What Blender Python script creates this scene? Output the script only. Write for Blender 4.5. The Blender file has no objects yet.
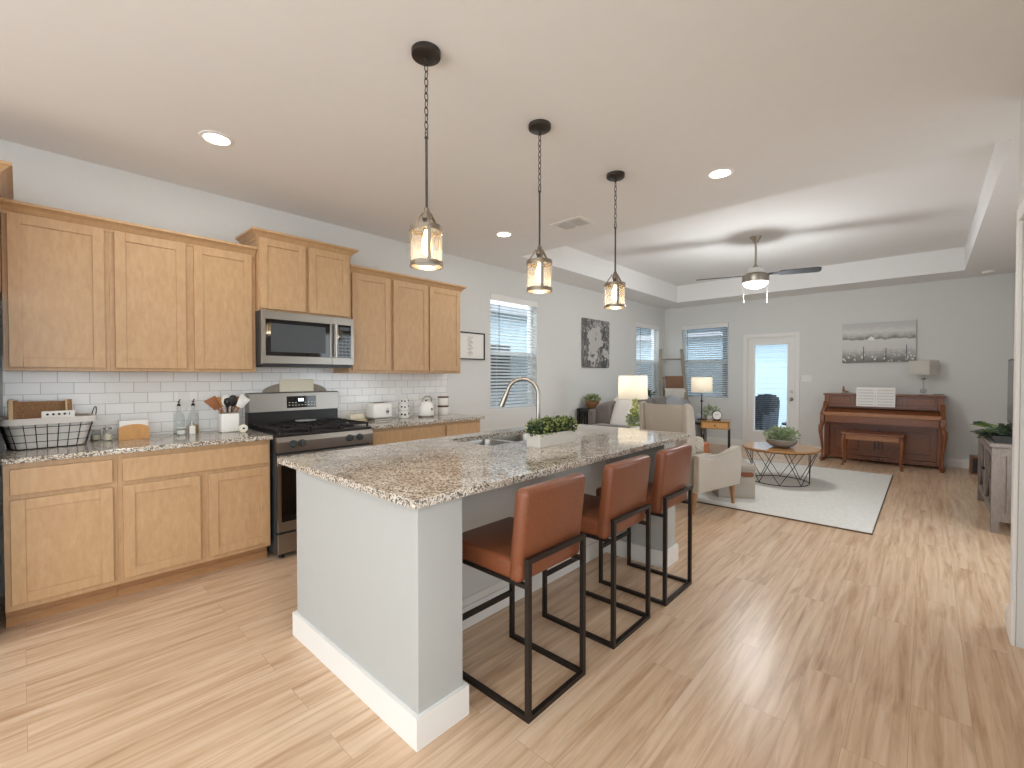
import bpy, bmesh, math, random
from mathutils import Vector, Matrix, Euler
random.seed(7)
S = bpy.context.scene
COL = S.collection
PI = math.pi

# ------------------------------------------------------------------ camera
cam_d = bpy.data.cameras.new('camera')
cam = bpy.data.objects.new('camera', cam_d)
COL.objects.link(cam)
cam_d.sensor_width = 36.0
cam_d.lens = 36.0 * 451.53 / 1024.0
cam.location = (4.1293, 0.0, 1.3392)
cam.rotation_euler = (PI/2 - 0.0169, 0.0, 0.7434)
cam_d.clip_start = 0.02
cam_d.clip_end = 200
S.camera = cam

# ------------------------------------------------------------------ colour management and exposure
S.view_settings.view_transform = 'Standard'
S.view_settings.look = 'None'
S.view_settings.gamma = 1.0
S.view_settings.exposure = 0.20
try:
    S.view_settings.use_curve_mapping = False
except Exception:
    pass
S.cycles.use_denoising = True
S.cycles.max_bounces = 10
S.cycles.diffuse_bounces = 6
S.cycles.glossy_bounces = 4
S.cycles.transmission_bounces = 8
S.cycles.transparent_max_bounces = 24
S.cycles.sample_clamp_indirect = 6.0
S.cycles.caustics_reflective = False
S.cycles.caustics_refractive = False

# ------------------------------------------------------------------ world: bright overcast sky
W = bpy.data.worlds.new('sky')
S.world = W
W.use_nodes = True
bg = W.node_tree.nodes['Background']
bg.inputs[0].default_value = (0.86, 0.94, 1.0, 1)
bg.inputs[1].default_value = 4.4

# ------------------------------------------------------------------ room numbers
H = 2.768      # main ceiling
H2 = 3.085     # raised tray ceiling
YF = 9.30      # far wall
XR = 5.0       # right wall of the living end
XK = 4.468     # right wall of the kitchen end
YK = 3.52      # where that wall ends
YB = -3.2      # wall behind the camera
TX0, TX1, TY0, TY1 = 0.553, 4.486, 4.05, 8.62

def area(name, loc, rot, size, power, color=(1, 1, 1), shape='DISK', size_y=None, spread=PI):
    d = bpy.data.lights.new(name, 'AREA')
    d.shape = shape; d.size = size
    if size_y: d.size_y = size_y
    d.energy = power; d.color = color
    d.spread = spread
    o = bpy.data.objects.new(name, d); COL.objects.link(o)
    o.location = loc; o.rotation_euler = rot
    return o
sun_d = bpy.data.lights.new('sun', 'SUN'); sun_d.energy = 1.2; sun_d.angle = 0.05; sun_d.color = (1.0, 0.97, 0.92)
sun = bpy.data.objects.new('sun', sun_d); COL.objects.link(sun)
sun.rotation_euler = Vector((0.1, -0.5, 1.0)).to_track_quat('Z', 'Y').to_euler()
def point(name, loc, power, color, r=0.03):
    d = bpy.data.lights.new(name, 'POINT'); d.energy = power; d.color = color; d.shadow_soft_size = r
    o = bpy.data.objects.new(name, d); COL.objects.link(o); o.location = loc
    return o
WARM = (0.96, 0.98, 1.0)
# portals that gather the sky's light at the openings
def portal(loc, rot, sx, sy):
    o = area('sky_portal', loc, rot, sx, 1, (1, 1, 1), 'RECTANGLE', sy); o.data.cycles.is_portal = True
portal((2.3, YB-0.02, 1.425), (PI/2, 0, 0), 3.9, 2.35)
portal((XK+0.06, -1.0, 1.45), (0, PI/2, 0), 2.1, 3.6)
portal((XR+0.148, 4.6, 1.35), (0, PI/2, 0), 1.7, 1.7)
portal((-0.148, 4.555, 1.65), (0, -PI/2, 0), 1.5, 0.94)
portal((-0.148, 8.52, 1.64), (0, -PI/2, 0), 1.48, 0.99)
portal((0.83, YF+0.148, 1.64), (-PI/2, 0, 0), 0.91, 1.48)
portal((2.01, YF+0.148, 1.12), (-PI/2, 0, 0), 0.6, 1.7)
CANS = [(0.975, 0.814), (0.985, 3.30), (3.041, 3.34), (3.05, 0.75), (0.98, -1.4), (3.05, -1.7)]  # last three are unseen cans added to even out the light
CAN_POWER = 4.2
for k, (x, y) in enumerate(CANS):
    area('can_light', (x, y, H-0.012), (0, 0, 0), 0.13, CAN_POWER, WARM)

# ------------------------------------------------------------------ materials
def new_mat(name):
    m = bpy.data.materials.new(name); m.use_nodes = True
    return m, m.node_tree, m.node_tree.nodes['Principled BSDF']
def srgb(c):
    if isinstance(c, str):
        c = tuple(int(c[i:i+2], 16)/255 for i in (0, 2, 4))
    return tuple((v/12.92 if v <= 0.04045 else ((v+0.055)/1.055)**2.4) for v in c) + (1,)
def nd(t, typ, **kw):
    n = t.nodes.new(typ)
    for k, v in kw.items(): setattr(n, k, v)
    return n
def coords(t, scale=(1, 1, 1), rot=(0, 0, 0), kind='Object'):
    c = nd(t, 'ShaderNodeTexCoord'); m = nd(t, 'ShaderNodeMapping')
    m.inputs['Scale'].default_value = scale; m.inputs['Rotation'].default_value = rot
    t.links.new(c.outputs[kind], m.inputs['Vector'])
    return m
def ramp(t, stops, interp='LINEAR'):
    r = nd(t, 'ShaderNodeValToRGB'); e = r.color_ramp.elements
    r.color_ramp.interpolation = interp
    while len(e) < len(stops): e.new(0.5)
    for i, (p, c) in enumerate(stops):
        e[i].position = p; e[i].color = srgb(c)
    return r
def plain(name, c, rough=0.5, metal=0.0, noise=0.04, scale=30, bump=0.0, stretch=(1, 1, 1), coat=0.0, sheen=0.0):
    m, t, b = new_mat(name)
    c = srgb(c)
    mp = coords(t, tuple(scale*s for s in stretch))
    n = nd(t, 'ShaderNodeTexNoise'); n.inputs['Detail'].default_value = 4
    t.links.new(mp.outputs[0], n.inputs['Vector'])
    mx = nd(t, 'ShaderNodeMixRGB', blend_type='MIX')
    mx.inputs[1].default_value = tuple(max(0, v*(1-noise*3)) for v in c[:3]) + (1,)
    mx.inputs[2].default_value = tuple(min(1, v*(1+noise*3)) for v in c[:3]) + (1,)
    t.links.new(n.outputs['Fac'], mx.inputs[0]); t.links.new(mx.outputs[0], b.inputs['Base Color'])
    b.inputs['Roughness'].default_value = rough; b.inputs['Metallic'].default_value = metal
    if coat: b.inputs['Coat Weight'].default_value = coat; b.inputs['Coat Roughness'].default_value = 0.1
    if sheen: b.inputs['Sheen Weight'].default_value = sheen
    if bump:
        bp = nd(t, 'ShaderNodeBump'); bp.inputs['Strength'].default_value = bump; bp.inputs['Distance'].default_value = 0.003
        t.links.new(n.outputs['Fac'], bp.inputs['Height']); t.links.new(bp.outputs[0], b.inputs['Normal'])
    return m
def wood(name, stops, rough=0.4, scale=4, stretch=(6, 6, 0.6), bump=0.0):
    m, t, b = new_mat(name)
    mp = coords(t, tuple(scale*s for s in stretch))
    n = nd(t, 'ShaderNodeTexNoise'); n.inputs['Detail'].default_value = 6; n.inputs['Roughness'].default_value = 0.6; n.inputs['Distortion'].default_value = 0.4
    t.links.new(mp.outputs[0], n.inputs['Vector'])
    r = ramp(t, stops); t.links.new(n.outputs['Fac'], r.inputs[0]); t.links.new(r.outputs[0], b.inputs['Base Color'])
    b.inputs['Roughness'].default_value = rough
    return m
def emis(name, c, strength):
    m, t, b = new_mat(name)
    b.inputs['Base Color'].default_value = srgb(c)
    b.inputs['Emission Color'].default_value = srgb(c); b.inputs['Emission Strength'].default_value = strength
    return m

def floor_mat():
    m, t, b = new_mat('oak_plank_floor')
    tc = nd(t, 'ShaderNodeTexCoord'); sp = nd(t, 'ShaderNodeSeparateXYZ'); cb = nd(t, 'ShaderNodeCombineXYZ')
    t.links.new(tc.outputs['Object'], sp.inputs[0])
    t.links.new(sp.outputs['Y'], cb.inputs['X']); t.links.new(sp.outputs['X'], cb.inputs['Y'])
    br = nd(t, 'ShaderNodeTexBrick'); br.offset = 0.37
    br.inputs['Scale'].default_value = 1.0; br.inputs['Brick Width'].default_value = 1.22; br.inputs['Row Height'].default_value = 0.178
    br.inputs['Mortar Size'].default_value = 0.0012; br.inputs['Mortar Smooth'].default_value = 0.3
    br.inputs['Color1'].default_value = (0, 0, 0, 1); br.inputs['Color2'].default_value = (1, 1, 1, 1); br.inputs['Mortar'].default_value = (0.5, 0.5, 0.5, 1)
    t.links.new(cb.outputs[0], br.inputs['Vector'])
    # each plank shifts the grain
    sc = nd(t, 'ShaderNodeVectorMath', operation='SCALE'); sc.inputs['Scale'].default_value = 7.3
    t.links.new(br.outputs['Color'], sc.inputs[0])
    ad = nd(t, 'ShaderNodeVectorMath', operation='ADD'); t.links.new(cb.outputs[0], ad.inputs[0]); t.links.new(sc.outputs[0], ad.inputs[1])
    mp = nd(t, 'ShaderNodeMapping'); mp.inputs['Scale'].default_value = (0.9, 17, 1); t.links.new(ad.outputs[0], mp.inputs['Vector'])
    n = nd(t, 'ShaderNodeTexNoise'); n.inputs['Scale'].default_value = 1.6; n.inputs['Detail'].default_value = 8; n.inputs['Roughness'].default_value = 0.62; n.inputs['Distortion'].default_value = 0.6
    t.links.new(mp.outputs[0], n.inputs['Vector'])
    r = ramp(t, [(0.27, 'ae8d70'), (0.40, 'c8a88a'), (0.53, 'd8bc9f'), (0.72, 'e2ccb4')])
    t.links.new(n.outputs['Fac'], r.inputs[0])
    # knots and mineral streaks
    mp2 = nd(t, 'ShaderNodeMapping'); mp2.inputs['Scale'].default_value = (1.0, 7, 1); t.links.new(ad.outputs[0], mp2.inputs['Vector'])
    n2 = nd(t, 'ShaderNodeTexNoise'); n2.inputs['Scale'].default_value = 1.3; n2.inputs['Detail'].default_value = 3; n2.inputs['Distortion'].default_value = 1.2
    t.links.new(mp2.outputs[0], n2.inputs['Vector'])
    r2 = ramp(t, [(0.55, '000000'), (0.74, 'ffffff')]); t.links.new(n2.outputs['Fac'], r2.inputs[0])
    ml = nd(t, 'ShaderNodeMath', operation='MULTIPLY'); ml.inputs[1].default_value = 0.5; t.links.new(r2.outputs[0], ml.inputs[0])
    mx = nd(t, 'ShaderNodeMixRGB'); mx.inputs[2].default_value = srgb('9c7550')
    t.links.new(ml.outputs[0], mx.inputs[0]); t.links.new(r.outputs[0], mx.inputs[1])
    # plank tone
    tone = ramp(t, [(0.0, 'f4efea'), (0.5, 'f7f4f0'), (1.0, 'fbf9f6')]); t.links.new(br.outputs['Color'], tone.inputs[0])
    mt = nd(t, 'ShaderNodeMixRGB', blend_type='MULTIPLY'); mt.inputs[0].default_value = 1.0
    t.links.new(mx.outputs[0], mt.inputs[1]); t.links.new(tone.outputs[0], mt.inputs[2])
    mo = nd(t, 'ShaderNodeMixRGB'); mo.inputs[2].default_value = srgb('b3967a')
    t.links.new(br.outputs['Fac'], mo.inputs[0]); t.links.new(mt.outputs[0], mo.inputs[1])
    t.links.new(mo.outputs[0], b.inputs['Base Color'])
    b.inputs['Roughness'].default_value = 0.30
    bp = nd(t, 'ShaderNodeBump'); bp.inputs['Strength'].default_value = 0.12; bp.inputs['Distance'].default_value = 0.002
    t.links.new(n.outputs['Fac'], bp.inputs['Height']); t.links.new(bp.outputs[0], b.inputs['Normal'])
    return m
def tile_mat():
    m, t, b = new_mat('white_subway_tile')
    tc = nd(t, 'ShaderNodeTexCoord'); sp = nd(t, 'ShaderNodeSeparateXYZ'); cb = nd(t, 'ShaderNodeCombineXYZ')
    t.links.new(tc.outputs['Object'], sp.inputs[0])
    oy = nd(t, 'ShaderNodeMath', operation='ADD'); oy.inputs[1].default_value = 1.52-0.007; t.links.new(sp.outputs['Y'], oy.inputs[0]); t.links.new(oy.outputs[0], cb.inputs['X'])
    oz = nd(t, 'ShaderNodeMath', operation='ADD'); oz.inputs[1].default_value = 20*0.0733-1.372; t.links.new(sp.outputs['Z'], oz.inputs[0]); t.links.new(oz.outputs[0], cb.inputs['Y'])
    br = nd(t, 'ShaderNodeTexBrick'); br.offset = 0.5
    br.inputs['Scale'].default_value = 1; br.inputs['Brick Width'].default_value = 0.152; br.inputs['Row Height'].default_value = 0.0733
    br.inputs['Mortar Size'].default_value = 0.0016; br.inputs['Mortar Smooth'].default_value = 0.2
    br.inputs['Color1'].default_value = srgb('ecebe8'); br.inputs['Color2'].default_value = srgb('f4f3f1'); br.inputs['Mortar'].default_value = srgb('b4b0aa')
    t.links.new(cb.outputs[0], br.inputs['Vector']); t.links.new(br.outputs['Color'], b.inputs['Base Color'])
    b.inputs['Roughness'].default_value = 0.16
    bp = nd(t, 'ShaderNodeBump', invert=True); bp.inputs['Strength'].default_value = 0.5; bp.inputs['Distance'].default_value = 0.002
    t.links.new(br.outputs['Fac'], bp.inputs['Height']); t.links.new(bp.outputs[0], b.inputs['Normal'])
    return m
def granite_mat():
    m, t, b = new_mat('speckled_granite')
    mp = coords(t)
    v = nd(t, 'ShaderNodeTexVoronoi'); v.inputs['Scale'].default_value = 190; t.links.new(mp.outputs[0], v.inputs['Vector'])
    r = ramp(t, [(0.0, '55524f'), (0.10, '8b8781'), (0.24, 'b9b1a7'), (0.40, 'd8d3cb'), (0.60, 'edebe6'), (0.85, 'd1c6b8')], 'CONSTANT')
    sp = nd(t, 'ShaderNodeSeparateColor'); t.links.new(v.outputs['Color'], sp.inputs[0]); t.links.new(sp.outputs[0], r.inputs[0])
    v2 = nd(t, 'ShaderNodeTexVoronoi'); v2.inputs['Scale'].default_value = 105; t.links.new(mp.outputs[0], v2.inputs['Vector'])
    sp2 = nd(t, 'ShaderNodeSeparateColor'); t.links.new(v2.outputs['Color'], sp2.inputs[0])
    r2 = ramp(t, [(0.0, 'ffffff'), (0.11, '000000')], 'CONSTANT'); t.links.new(sp2.outputs[1], r2.inputs[0])
    n = nd(t, 'ShaderNodeTexNoise'); n.inputs['Scale'].default_value = 9; t.links.new(mp.outputs[0], n.inputs['Vector'])
    r3 = ramp(t, [(0.35, 'd8cfc4'), (0.65, 'f4f0ea')]); t.links.new(n.outputs['Fac'], r3.inputs[0])
    mm = nd(t, 'ShaderNodeMixRGB', blend_type='MULTIPLY'); mm.inputs[0].default_value = 1
    t.links.new(r.outputs[0], mm.inputs[1]); t.links.new(r3.outputs[0], mm.inputs[2])
    mx = nd(t, 'ShaderNodeMixRGB'); mx.inputs[2].default_value = srgb('6a6560')
    t.links.new(r2.outputs[0], mx.inputs[0]); t.links.new(mm.outputs[0], mx.inputs[1]); t.links.new(mx.outputs[0], b.inputs['Base Color'])
    b.inputs['Roughness'].default_value = 0.07
    return m
def siding_mat(name, c, lap=0.15):
    m, t, b = new_mat(name)
    tc = nd(t, 'ShaderNodeTexCoord'); sp = nd(t, 'ShaderNodeSeparateXYZ'); t.links.new(tc.outputs['Object'], sp.inputs[0])
    mu = nd(t, 'ShaderNodeMath', operation='DIVIDE'); mu.inputs[1].default_value = lap; t.links.new(sp.outputs['Z'], mu.inputs[0])
    fr = nd(t, 'ShaderNodeMath', operation='FRACT'); t.links.new(mu.outputs[0], fr.inputs[0])
    bp = nd(t, 'ShaderNodeBump', invert=True); bp.inputs['Strength'].default_value = 1; bp.inputs['Distance'].default_value = 0.03
    t.links.new(fr.outputs[0], bp.inputs['Height']); t.links.new(bp.outputs[0], b.inputs['Normal'])
    b.inputs['Base Color'].default_value = srgb(c); b.inputs['Roughness'].default_value = 0.8
    return m
def glass_mat(name='clear_glass', tint=(1, 1, 1), refl=0.08, seeds=0.0):
    m, t, b = new_mat(name)
    out = t.nodes['Material Output']
    tr = nd(t, 'ShaderNodeBsdfTransparent'); tr.inputs[0].default_value = tint + (1,)
    gl = nd(t, 'ShaderNodeBsdfGlossy'); gl.inputs['Roughness'].default_value = 0.03
    fr = nd(t, 'ShaderNodeFresnel'); fr.inputs[0].default_value = 1.45
    mx = nd(t, 'ShaderNodeMixShader')
    ge = nd(t, 'ShaderNodeNewGeometry'); inv = nd(t, 'ShaderNodeMath', operation='SUBTRACT'); inv.inputs[0].default_value = 1; t.links.new(ge.outputs['Backfacing'], inv.inputs[1])
    fm = nd(t, 'ShaderNodeMath', operation='MULTIPLY'); t.links.new(fr.outputs[0], fm.inputs[0]); t.links.new(inv.outputs[0], fm.inputs[1])
    t.links.new(fm.outputs[0], mx.inputs[0]); t.links.new(tr.outputs[0], mx.inputs[1]); t.links.new(gl.outputs[0], mx.inputs[2])
    if seeds:
        mp = coords(t, (60, 60, 60)); n = nd(t, 'ShaderNodeTexNoise'); t.links.new(mp.outputs[0], n.inputs['Vector'])
        df = nd(t, 'ShaderNodeBsdfTranslucent'); df.inputs[0].default_value = tint + (1,)
        mu = nd(t, 'ShaderNodeMath', operation='MULTIPLY'); mu.inputs[1].default_value = seeds; t.links.new(n.outputs['Fac'], mu.inputs[0])
        m2 = nd(t, 'ShaderNodeMixShader'); t.links.new(mu.outputs[0], m2.inputs[0]); t.links.new(mx.outputs[0], m2.inputs[1]); t.links.new(df.outputs[0], m2.inputs[2])
        mx = m2
    t.links.new(mx.outputs[0], out.inputs[0])
    return m
def shade_mat(name, c, glow):
    # lamp shade cloth lets its bulb shine through
    m, t, b = new_mat(name)
    out = t.nodes['Material Output']
    df = nd(t, 'ShaderNodeBsdfDiffuse'); df.inputs[0].default_value = srgb(c)
    tl = nd(t, 'ShaderNodeBsdfTranslucent'); tl.inputs[0].default_value = srgb(c)
    mx = nd(t, 'ShaderNodeMixShader'); mx.inputs[0].default_value = glow
    mp = coords(t, (90, 90, 220)); n = nd(t, 'ShaderNodeTexNoise'); t.links.new(mp.outputs[0], n.inputs['Vector'])
    bp = nd(t, 'ShaderNodeBump'); bp.inputs['Strength'].default_value = 0.2; bp.inputs['Distance'].default_value = 0.001
    t.links.new(n.outputs['Fac'], bp.inputs['Height']); t.links.new(bp.outputs[0], df.inputs['Normal'])
    t.links.new(df.outputs[0], mx.inputs[1]); t.links.new(tl.outputs[0], mx.inputs[2]); t.links.new(mx.outputs[0], out.inputs[0])
    return m
def picture_mat(name, kind):
    m, t, b = new_mat(name)
    b.inputs['Roughness'].default_value = 0.7
    tc = nd(t, 'ShaderNodeTexCoord'); sp = nd(t, 'ShaderNodeSeparateXYZ'); t.links.new(tc.outputs['Generated'], sp.inputs[0])
    if kind == 'field':
        n = nd(t, 'ShaderNodeTexNoise'); n.inputs['Scale'].default_value = 9; n.inputs['Detail'].default_value = 6
        t.links.new(tc.outputs['Generated'], n.inputs['Vector'])
        s1 = nd(t, 'ShaderNodeMath', operation='MULTIPLY_ADD'); s1.inputs[1].default_value = 0.22; t.links.new(n.outputs['Fac'], s1.inputs[0]); t.links.new(sp.outputs['Z'], s1.inputs[2])
        r = ramp(t, [(0.0, '62605f'), (0.2, '868482'), (0.33, 'b0aeab'), (0.45, 'd2d0cd'), (0.68, 'd8d6d3'), (0.71, '7e7b78'), (0.78, 'bdbbb8'), (0.88, 'd8d6d3'), (1.0, 'c5c3c1')])
        t.links.new(s1.outputs[0], r.inputs[0])
        mp = nd(t, 'ShaderNodeMapping'); mp.inputs['Scale'].default_value = (22, 1, 12); t.links.new(tc.outputs['Generated'], mp.inputs['Vector'])
        v = nd(t, 'ShaderNodeTexVoronoi'); v.inputs['Scale'].default_value = 1; t.links.new(mp.outputs[0], v.inputs['Vector'])
        rv = ramp(t, [(0.25, 'ffffff'), (0.4, '000000')]); t.links.new(v.outputs['Distance'], rv.inputs[0])
        rz = ramp(t, [(0.12, 'ffffff'), (0.32, '000000')]); t.links.new(sp.outputs['Z'], rz.inputs[0])
        mu = nd(t, 'ShaderNodeMath', operation='MULTIPLY'); t.links.new(rv.outputs[0], mu.inputs[0]); t.links.new(rz.outputs[0], mu.inputs[1])
        mx = nd(t, 'ShaderNodeMixRGB'); mx.inputs[2].default_value = srgb('e4e2de')
        t.links.new(mu.outputs[0], mx.inputs[0]); t.links.new(r.outputs[0], mx.inputs[1]); t.links.new(mx.outputs[0], b.inputs['Base Color'])
    else:
        n = nd(t, 'ShaderNodeTexNoise'); n.inputs['Scale'].default_value = 7; n.inputs['Detail'].default_value = 5; n.inputs['Distortion'].default_value = 1.5
        t.links.new(tc.outputs['Generated'], n.inputs['Vector'])
        r = ramp(t, [(0.38, '4d4c4b'), (0.5, '6c6a68'), (0.6, 'a5a3a0')]); t.links.new(n.outputs['Fac'], r.inputs[0]); t.links.new(r.outputs[0], b.inputs['Base Color'])
    return m

M = {
 'wall': plain('warm_grey_wall_paint', 'd8d8d5', 0.85, noise=0.006, scale=3),
 'ceil': plain('flat_white_ceiling_paint', 'eae9e8', 0.9, noise=0.006, scale=3),
 'trim': plain('white_trim_paint', 'e6e4e0', 0.5, noise=0.005),
 'island': plain('pale_grey_island_paint', 'b1b1ad', 0.7, noise=0.008, scale=3),
 'floor': floor_mat(), 'tile': tile_mat(), 'granite': granite_mat(),
 'maple': wood('honey_maple', [(0.2, 'b28d67'), (0.5, 'bd9971'), (0.8, 'c6a47c')], 0.38, 3, (2.6, 2.6, 0.8)),
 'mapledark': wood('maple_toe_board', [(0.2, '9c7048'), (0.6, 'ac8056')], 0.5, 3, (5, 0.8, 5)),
 'steel': plain('brushed_steel', '9b9791', 0.34, 1.0, 0.03, 3, 0, (1, 1, 60)),
 'nickel': plain('brushed_nickel', 'a8a096', 0.3, 1.0, 0.02, 20),
 'bronze': plain('dark_bronze_metal', '4a4541', 0.4, 0.8, 0.02),
 'brass': plain('aged_pewter_metal', '8d8172', 0.38, 0.8, 0.05),
 'blackmetal': plain('black_metal', '2c2624', 0.45, 0.6, 0.02),
 'stoolmetal': plain('dark_brown_metal', '2f2723', 0.42, 0.5, 0.02),
 'leather': plain('cognac_leather', '7a452a', 0.36, 0, 0.07, 14, 0.25),
 'blackglass': plain('black_glass', '0d0b0a', 0.05, 0, 0.01),
 'black': plain('black_enamel', '1d1a18', 0.35, 0, 0.02),
 'darkgrey': plain('dark_grey_metal', '4a4d50', 0.4, 0.4, 0.02),
 'castiron': plain('cast_iron', '24211f', 0.55, 0.2, 0.05, 60, 0.2),
 'white': plain('white_ceramic', 'eeebe4', 0.25, 0, 0.005),
 'cream': plain('cream_ceramic', 'e9dfc6', 0.35, 0, 0.01),
 'bamboo': wood('bamboo', [(0.2, 'c08a4d'), (0.7, 'd49f61')], 0.45, 4, (4, 4, 0.8)),
 'oldwood': wood('weathered_crate_wood', [(0.25, '7b5536'), (0.6, 'a47b52'), (0.85, 'bf9a6e')], 0.7, 4, (4, 1, 6)),
 'palewood': wood('pale_wood', [(0.2, 'cfae86'), (0.7, 'dfc39c')], 0.6, 4, (4, 1, 6)),
 'walnut': wood('walnut_piano_wood', [(0.2, '6b3d23'), (0.5, '7f4b2c'), (0.85, '945c38')], 0.3, 3, (1, 6, 6)),
 'walnutdark': wood('dark_walnut', [(0.2, '4f2d1b'), (0.7, '5f3722')], 0.35, 3, (1, 6, 6)), 'walnutlight': wood('light_walnut', [(0.2, '8f5a35'), (0.7, 'ac7348')], 0.3, 3, (1, 6, 6)),  # lighter walnut tone for the key slip and bench apron
 'tablewood': wood('rustic_oak', [(0.2, '8d623a'), (0.6, 'ad7d4d')], 0.14, 3, (1, 6, 6)),
 'ladder': wood('grey_barn_wood', [(0.2, '857b6e'), (0.7, 'a39989')], 0.8, 4, (6, 6, 1)),
 'console': wood('grey_washed_wood', [(0.2, '6f645d'), (0.5, '83776f'), (0.8, '958a82')], 0.6, 4, (8, 8, 0.8)),
 'linen': plain('light_grey_linen', 'b3a99c', 0.95, 0, 0.09, 160, 0.5, sheen=0.2),
 'ottoman': plain('grey_ottoman_fabric', 'a69c90', 0.95, 0, 0.09, 140, 0.5),
 'sofa': plain('taupe_microsuede', '6b625d', 0.9, 0, 0.06, 9, 0.3, sheen=0.4),
 'pillow': plain('pale_grey_cotton', 'd3cec8', 0.95, 0, 0.03, 40, 0.2),
 'pillow2': plain('blue_grey_woven_cotton', '9ea2a5', 0.95, 0, 0.12, 50, 0.3),
 'patterned': None,
 'terracotta': plain('tan_leather_pouf', 'b06a40', 0.55, 0, 0.05, 20, 0.1),
 'rug': plain('ivory_wool_rug', 'd4d1ca', 1.0, 0, 0.06, 7, 0.0),
 'rugedge': plain('brown_rug_binding', '6b5746', 0.9, 0, 0.02),
 'wicker': plain('brown_wicker', '8a5f3b', 0.8, 0, 0.2, 90, 0.6),
 'throw_brown': plain('rust_brown_throw', '86664f', 0.95, 0, 0.12, 40, 0.4),
 'throw_white': plain('ivory_knit_throw', 'd8d3c8', 0.95, 0, 0.06, 60, 0.4),
 'leaf': plain('green_leaf', '6f7f3e', 0.6, 0, 0.14, 30),
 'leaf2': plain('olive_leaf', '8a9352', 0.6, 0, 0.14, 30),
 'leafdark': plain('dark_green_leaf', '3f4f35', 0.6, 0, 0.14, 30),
 'leafpale': plain('sage_leaf', '8b9a72', 0.6, 0, 0.16, 30),
 'leafyellow': plain('yellow_green_leaf', 'b8bf6d', 0.6, 0, 0.12, 30),
 'concrete': plain('grey_stone_bowl', '8f8a82', 0.8, 0, 0.06, 40, 0.2),
 'planter': plain('whitewashed_planter_wood', 'c9c4bb', 0.7, 0, 0.05, 12, 0.1, (1, 0.2, 2)),
 'paper': plain('white_paper', 'efede8', 0.8, 0, 0.004),
 'ink': plain('dark_ink', '33302e', 0.7, 0, 0.01),
 'blind': shade_mat('white_blind_slat', 'eef1f2', 0.5),
 'vinyl': plain('white_vinyl_window_frame', 'eceded', 0.4, 0, 0.004),
 'glass': glass_mat(), 'lampglass': glass_mat('seeded_lantern_glass', (1.0, 0.97, 0.92), seeds=0.15),
 'screen': None,
 'shade': shade_mat('cream_lamp_shade', 'f3eee2', 0.55), 'shadewhite': shade_mat('white_lamp_shade', 'e9e6df', 0.4),
 'bulb': emis('warm_bulb_glow', 'ffd9a0', 14), 'lampbulb': emis('table_lamp_bulb_glow', 'ffe0b4', 4), 'can': emis('recessed_lamp_glow', 'fff6e6', 9), 'fanglow': emis('fan_lamp_glow', 'fff8ee', 4),
 'fixture': plain('satin_white_fixture', 'e8e6e2', 0.5, 0, 0.004),
 'ventdark': plain('vent_shade_print_grey', '8a8884', 0.7, 0, 0.01),  # painted vent shade; also the grey of printed lines
 'siding': siding_mat('pale_blue_siding', '9fb4c0'), 'sidingblue': siding_mat('slate_blue_siding', '7d93a1'),
 'roof': plain('grey_roof_shingle', '8c9196', 0.9, 0, 0.1, 20), 'post': plain('slate_blue_post_paint', '5f7686', 0.7, 0, 0.02),
 'patio': plain('patio_concrete', 'a5a2a0', 0.9, 0, 0.03, 4), 'grass': plain('lawn_green', '7d8a66', 0.9, 0, 0.1, 10),
 'patiochair': plain('dark_blue_wicker', '3b4853', 0.8, 0, 0.15, 80, 0.4),
 'art1': picture_mat('grey_floral_print', 'floral'), 'art2': picture_mat('grey_field_print', 'field'),
 'petal': plain('pale_grey_petal_print', 'b9b6b2', 0.7, 0, 0.1, 60),
 'tv': plain('dark_glossy_tv_screen', '3a3835', 0.12, 0, 0.01), 'display': emis('clock_display_glow', 'dff3ff', 1.5),
 'crystal': glass_mat('crystal_glass', (0.93, 0.95, 0.95), seeds=0.35), 'oil': plain('olive_oil', 'a98f4c', 0.2, 0, 0.02),
 'cork': plain('dark_brown_lid', '6a4630', 0.6, 0, 0.03), 'redwood': wood('reddish_spoon_wood', [(0.2, '8a5230'), (0.7, 'a86b42')], 0.6, 8),
}
def patterned_mat():
    m, t, b = new_mat('patterned_pillow_cloth'); mp = coords(t, (26, 26, 26)); v = nd(t, 'ShaderNodeTexVoronoi'); t.links.new(mp.outputs[0], v.inputs['Vector'])
    r = ramp(t, [(0.0, '4d4540'), (0.28, '8d7a68'), (0.40, 'cfc4b4')], 'CONSTANT'); t.links.new(v.outputs['Distance'], r.inputs[0]); t.links.new(r.outputs[0], b.inputs['Base Color'])
    b.inputs['Roughness'].default_value = 0.95; return m
M['patterned'] = patterned_mat()
def screen_mat():
    m, t, b = new_mat('insect_screen')
    out = t.nodes['Material Output']
    tr = nd(t, 'ShaderNodeBsdfTransparent'); df = nd(t, 'ShaderNodeBsdfDiffuse'); df.inputs[0].default_value = srgb('3d444a')
    mx = nd(t, 'ShaderNodeMixShader'); mx.inputs[0].default_value = 0.45
    t.links.new(tr.outputs[0], mx.inputs[1]); t.links.new(df.outputs[0], mx.inputs[2]); t.links.new(mx.outputs[0], out.inputs[0])
    return m
M['screen'] = screen_mat()

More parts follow.
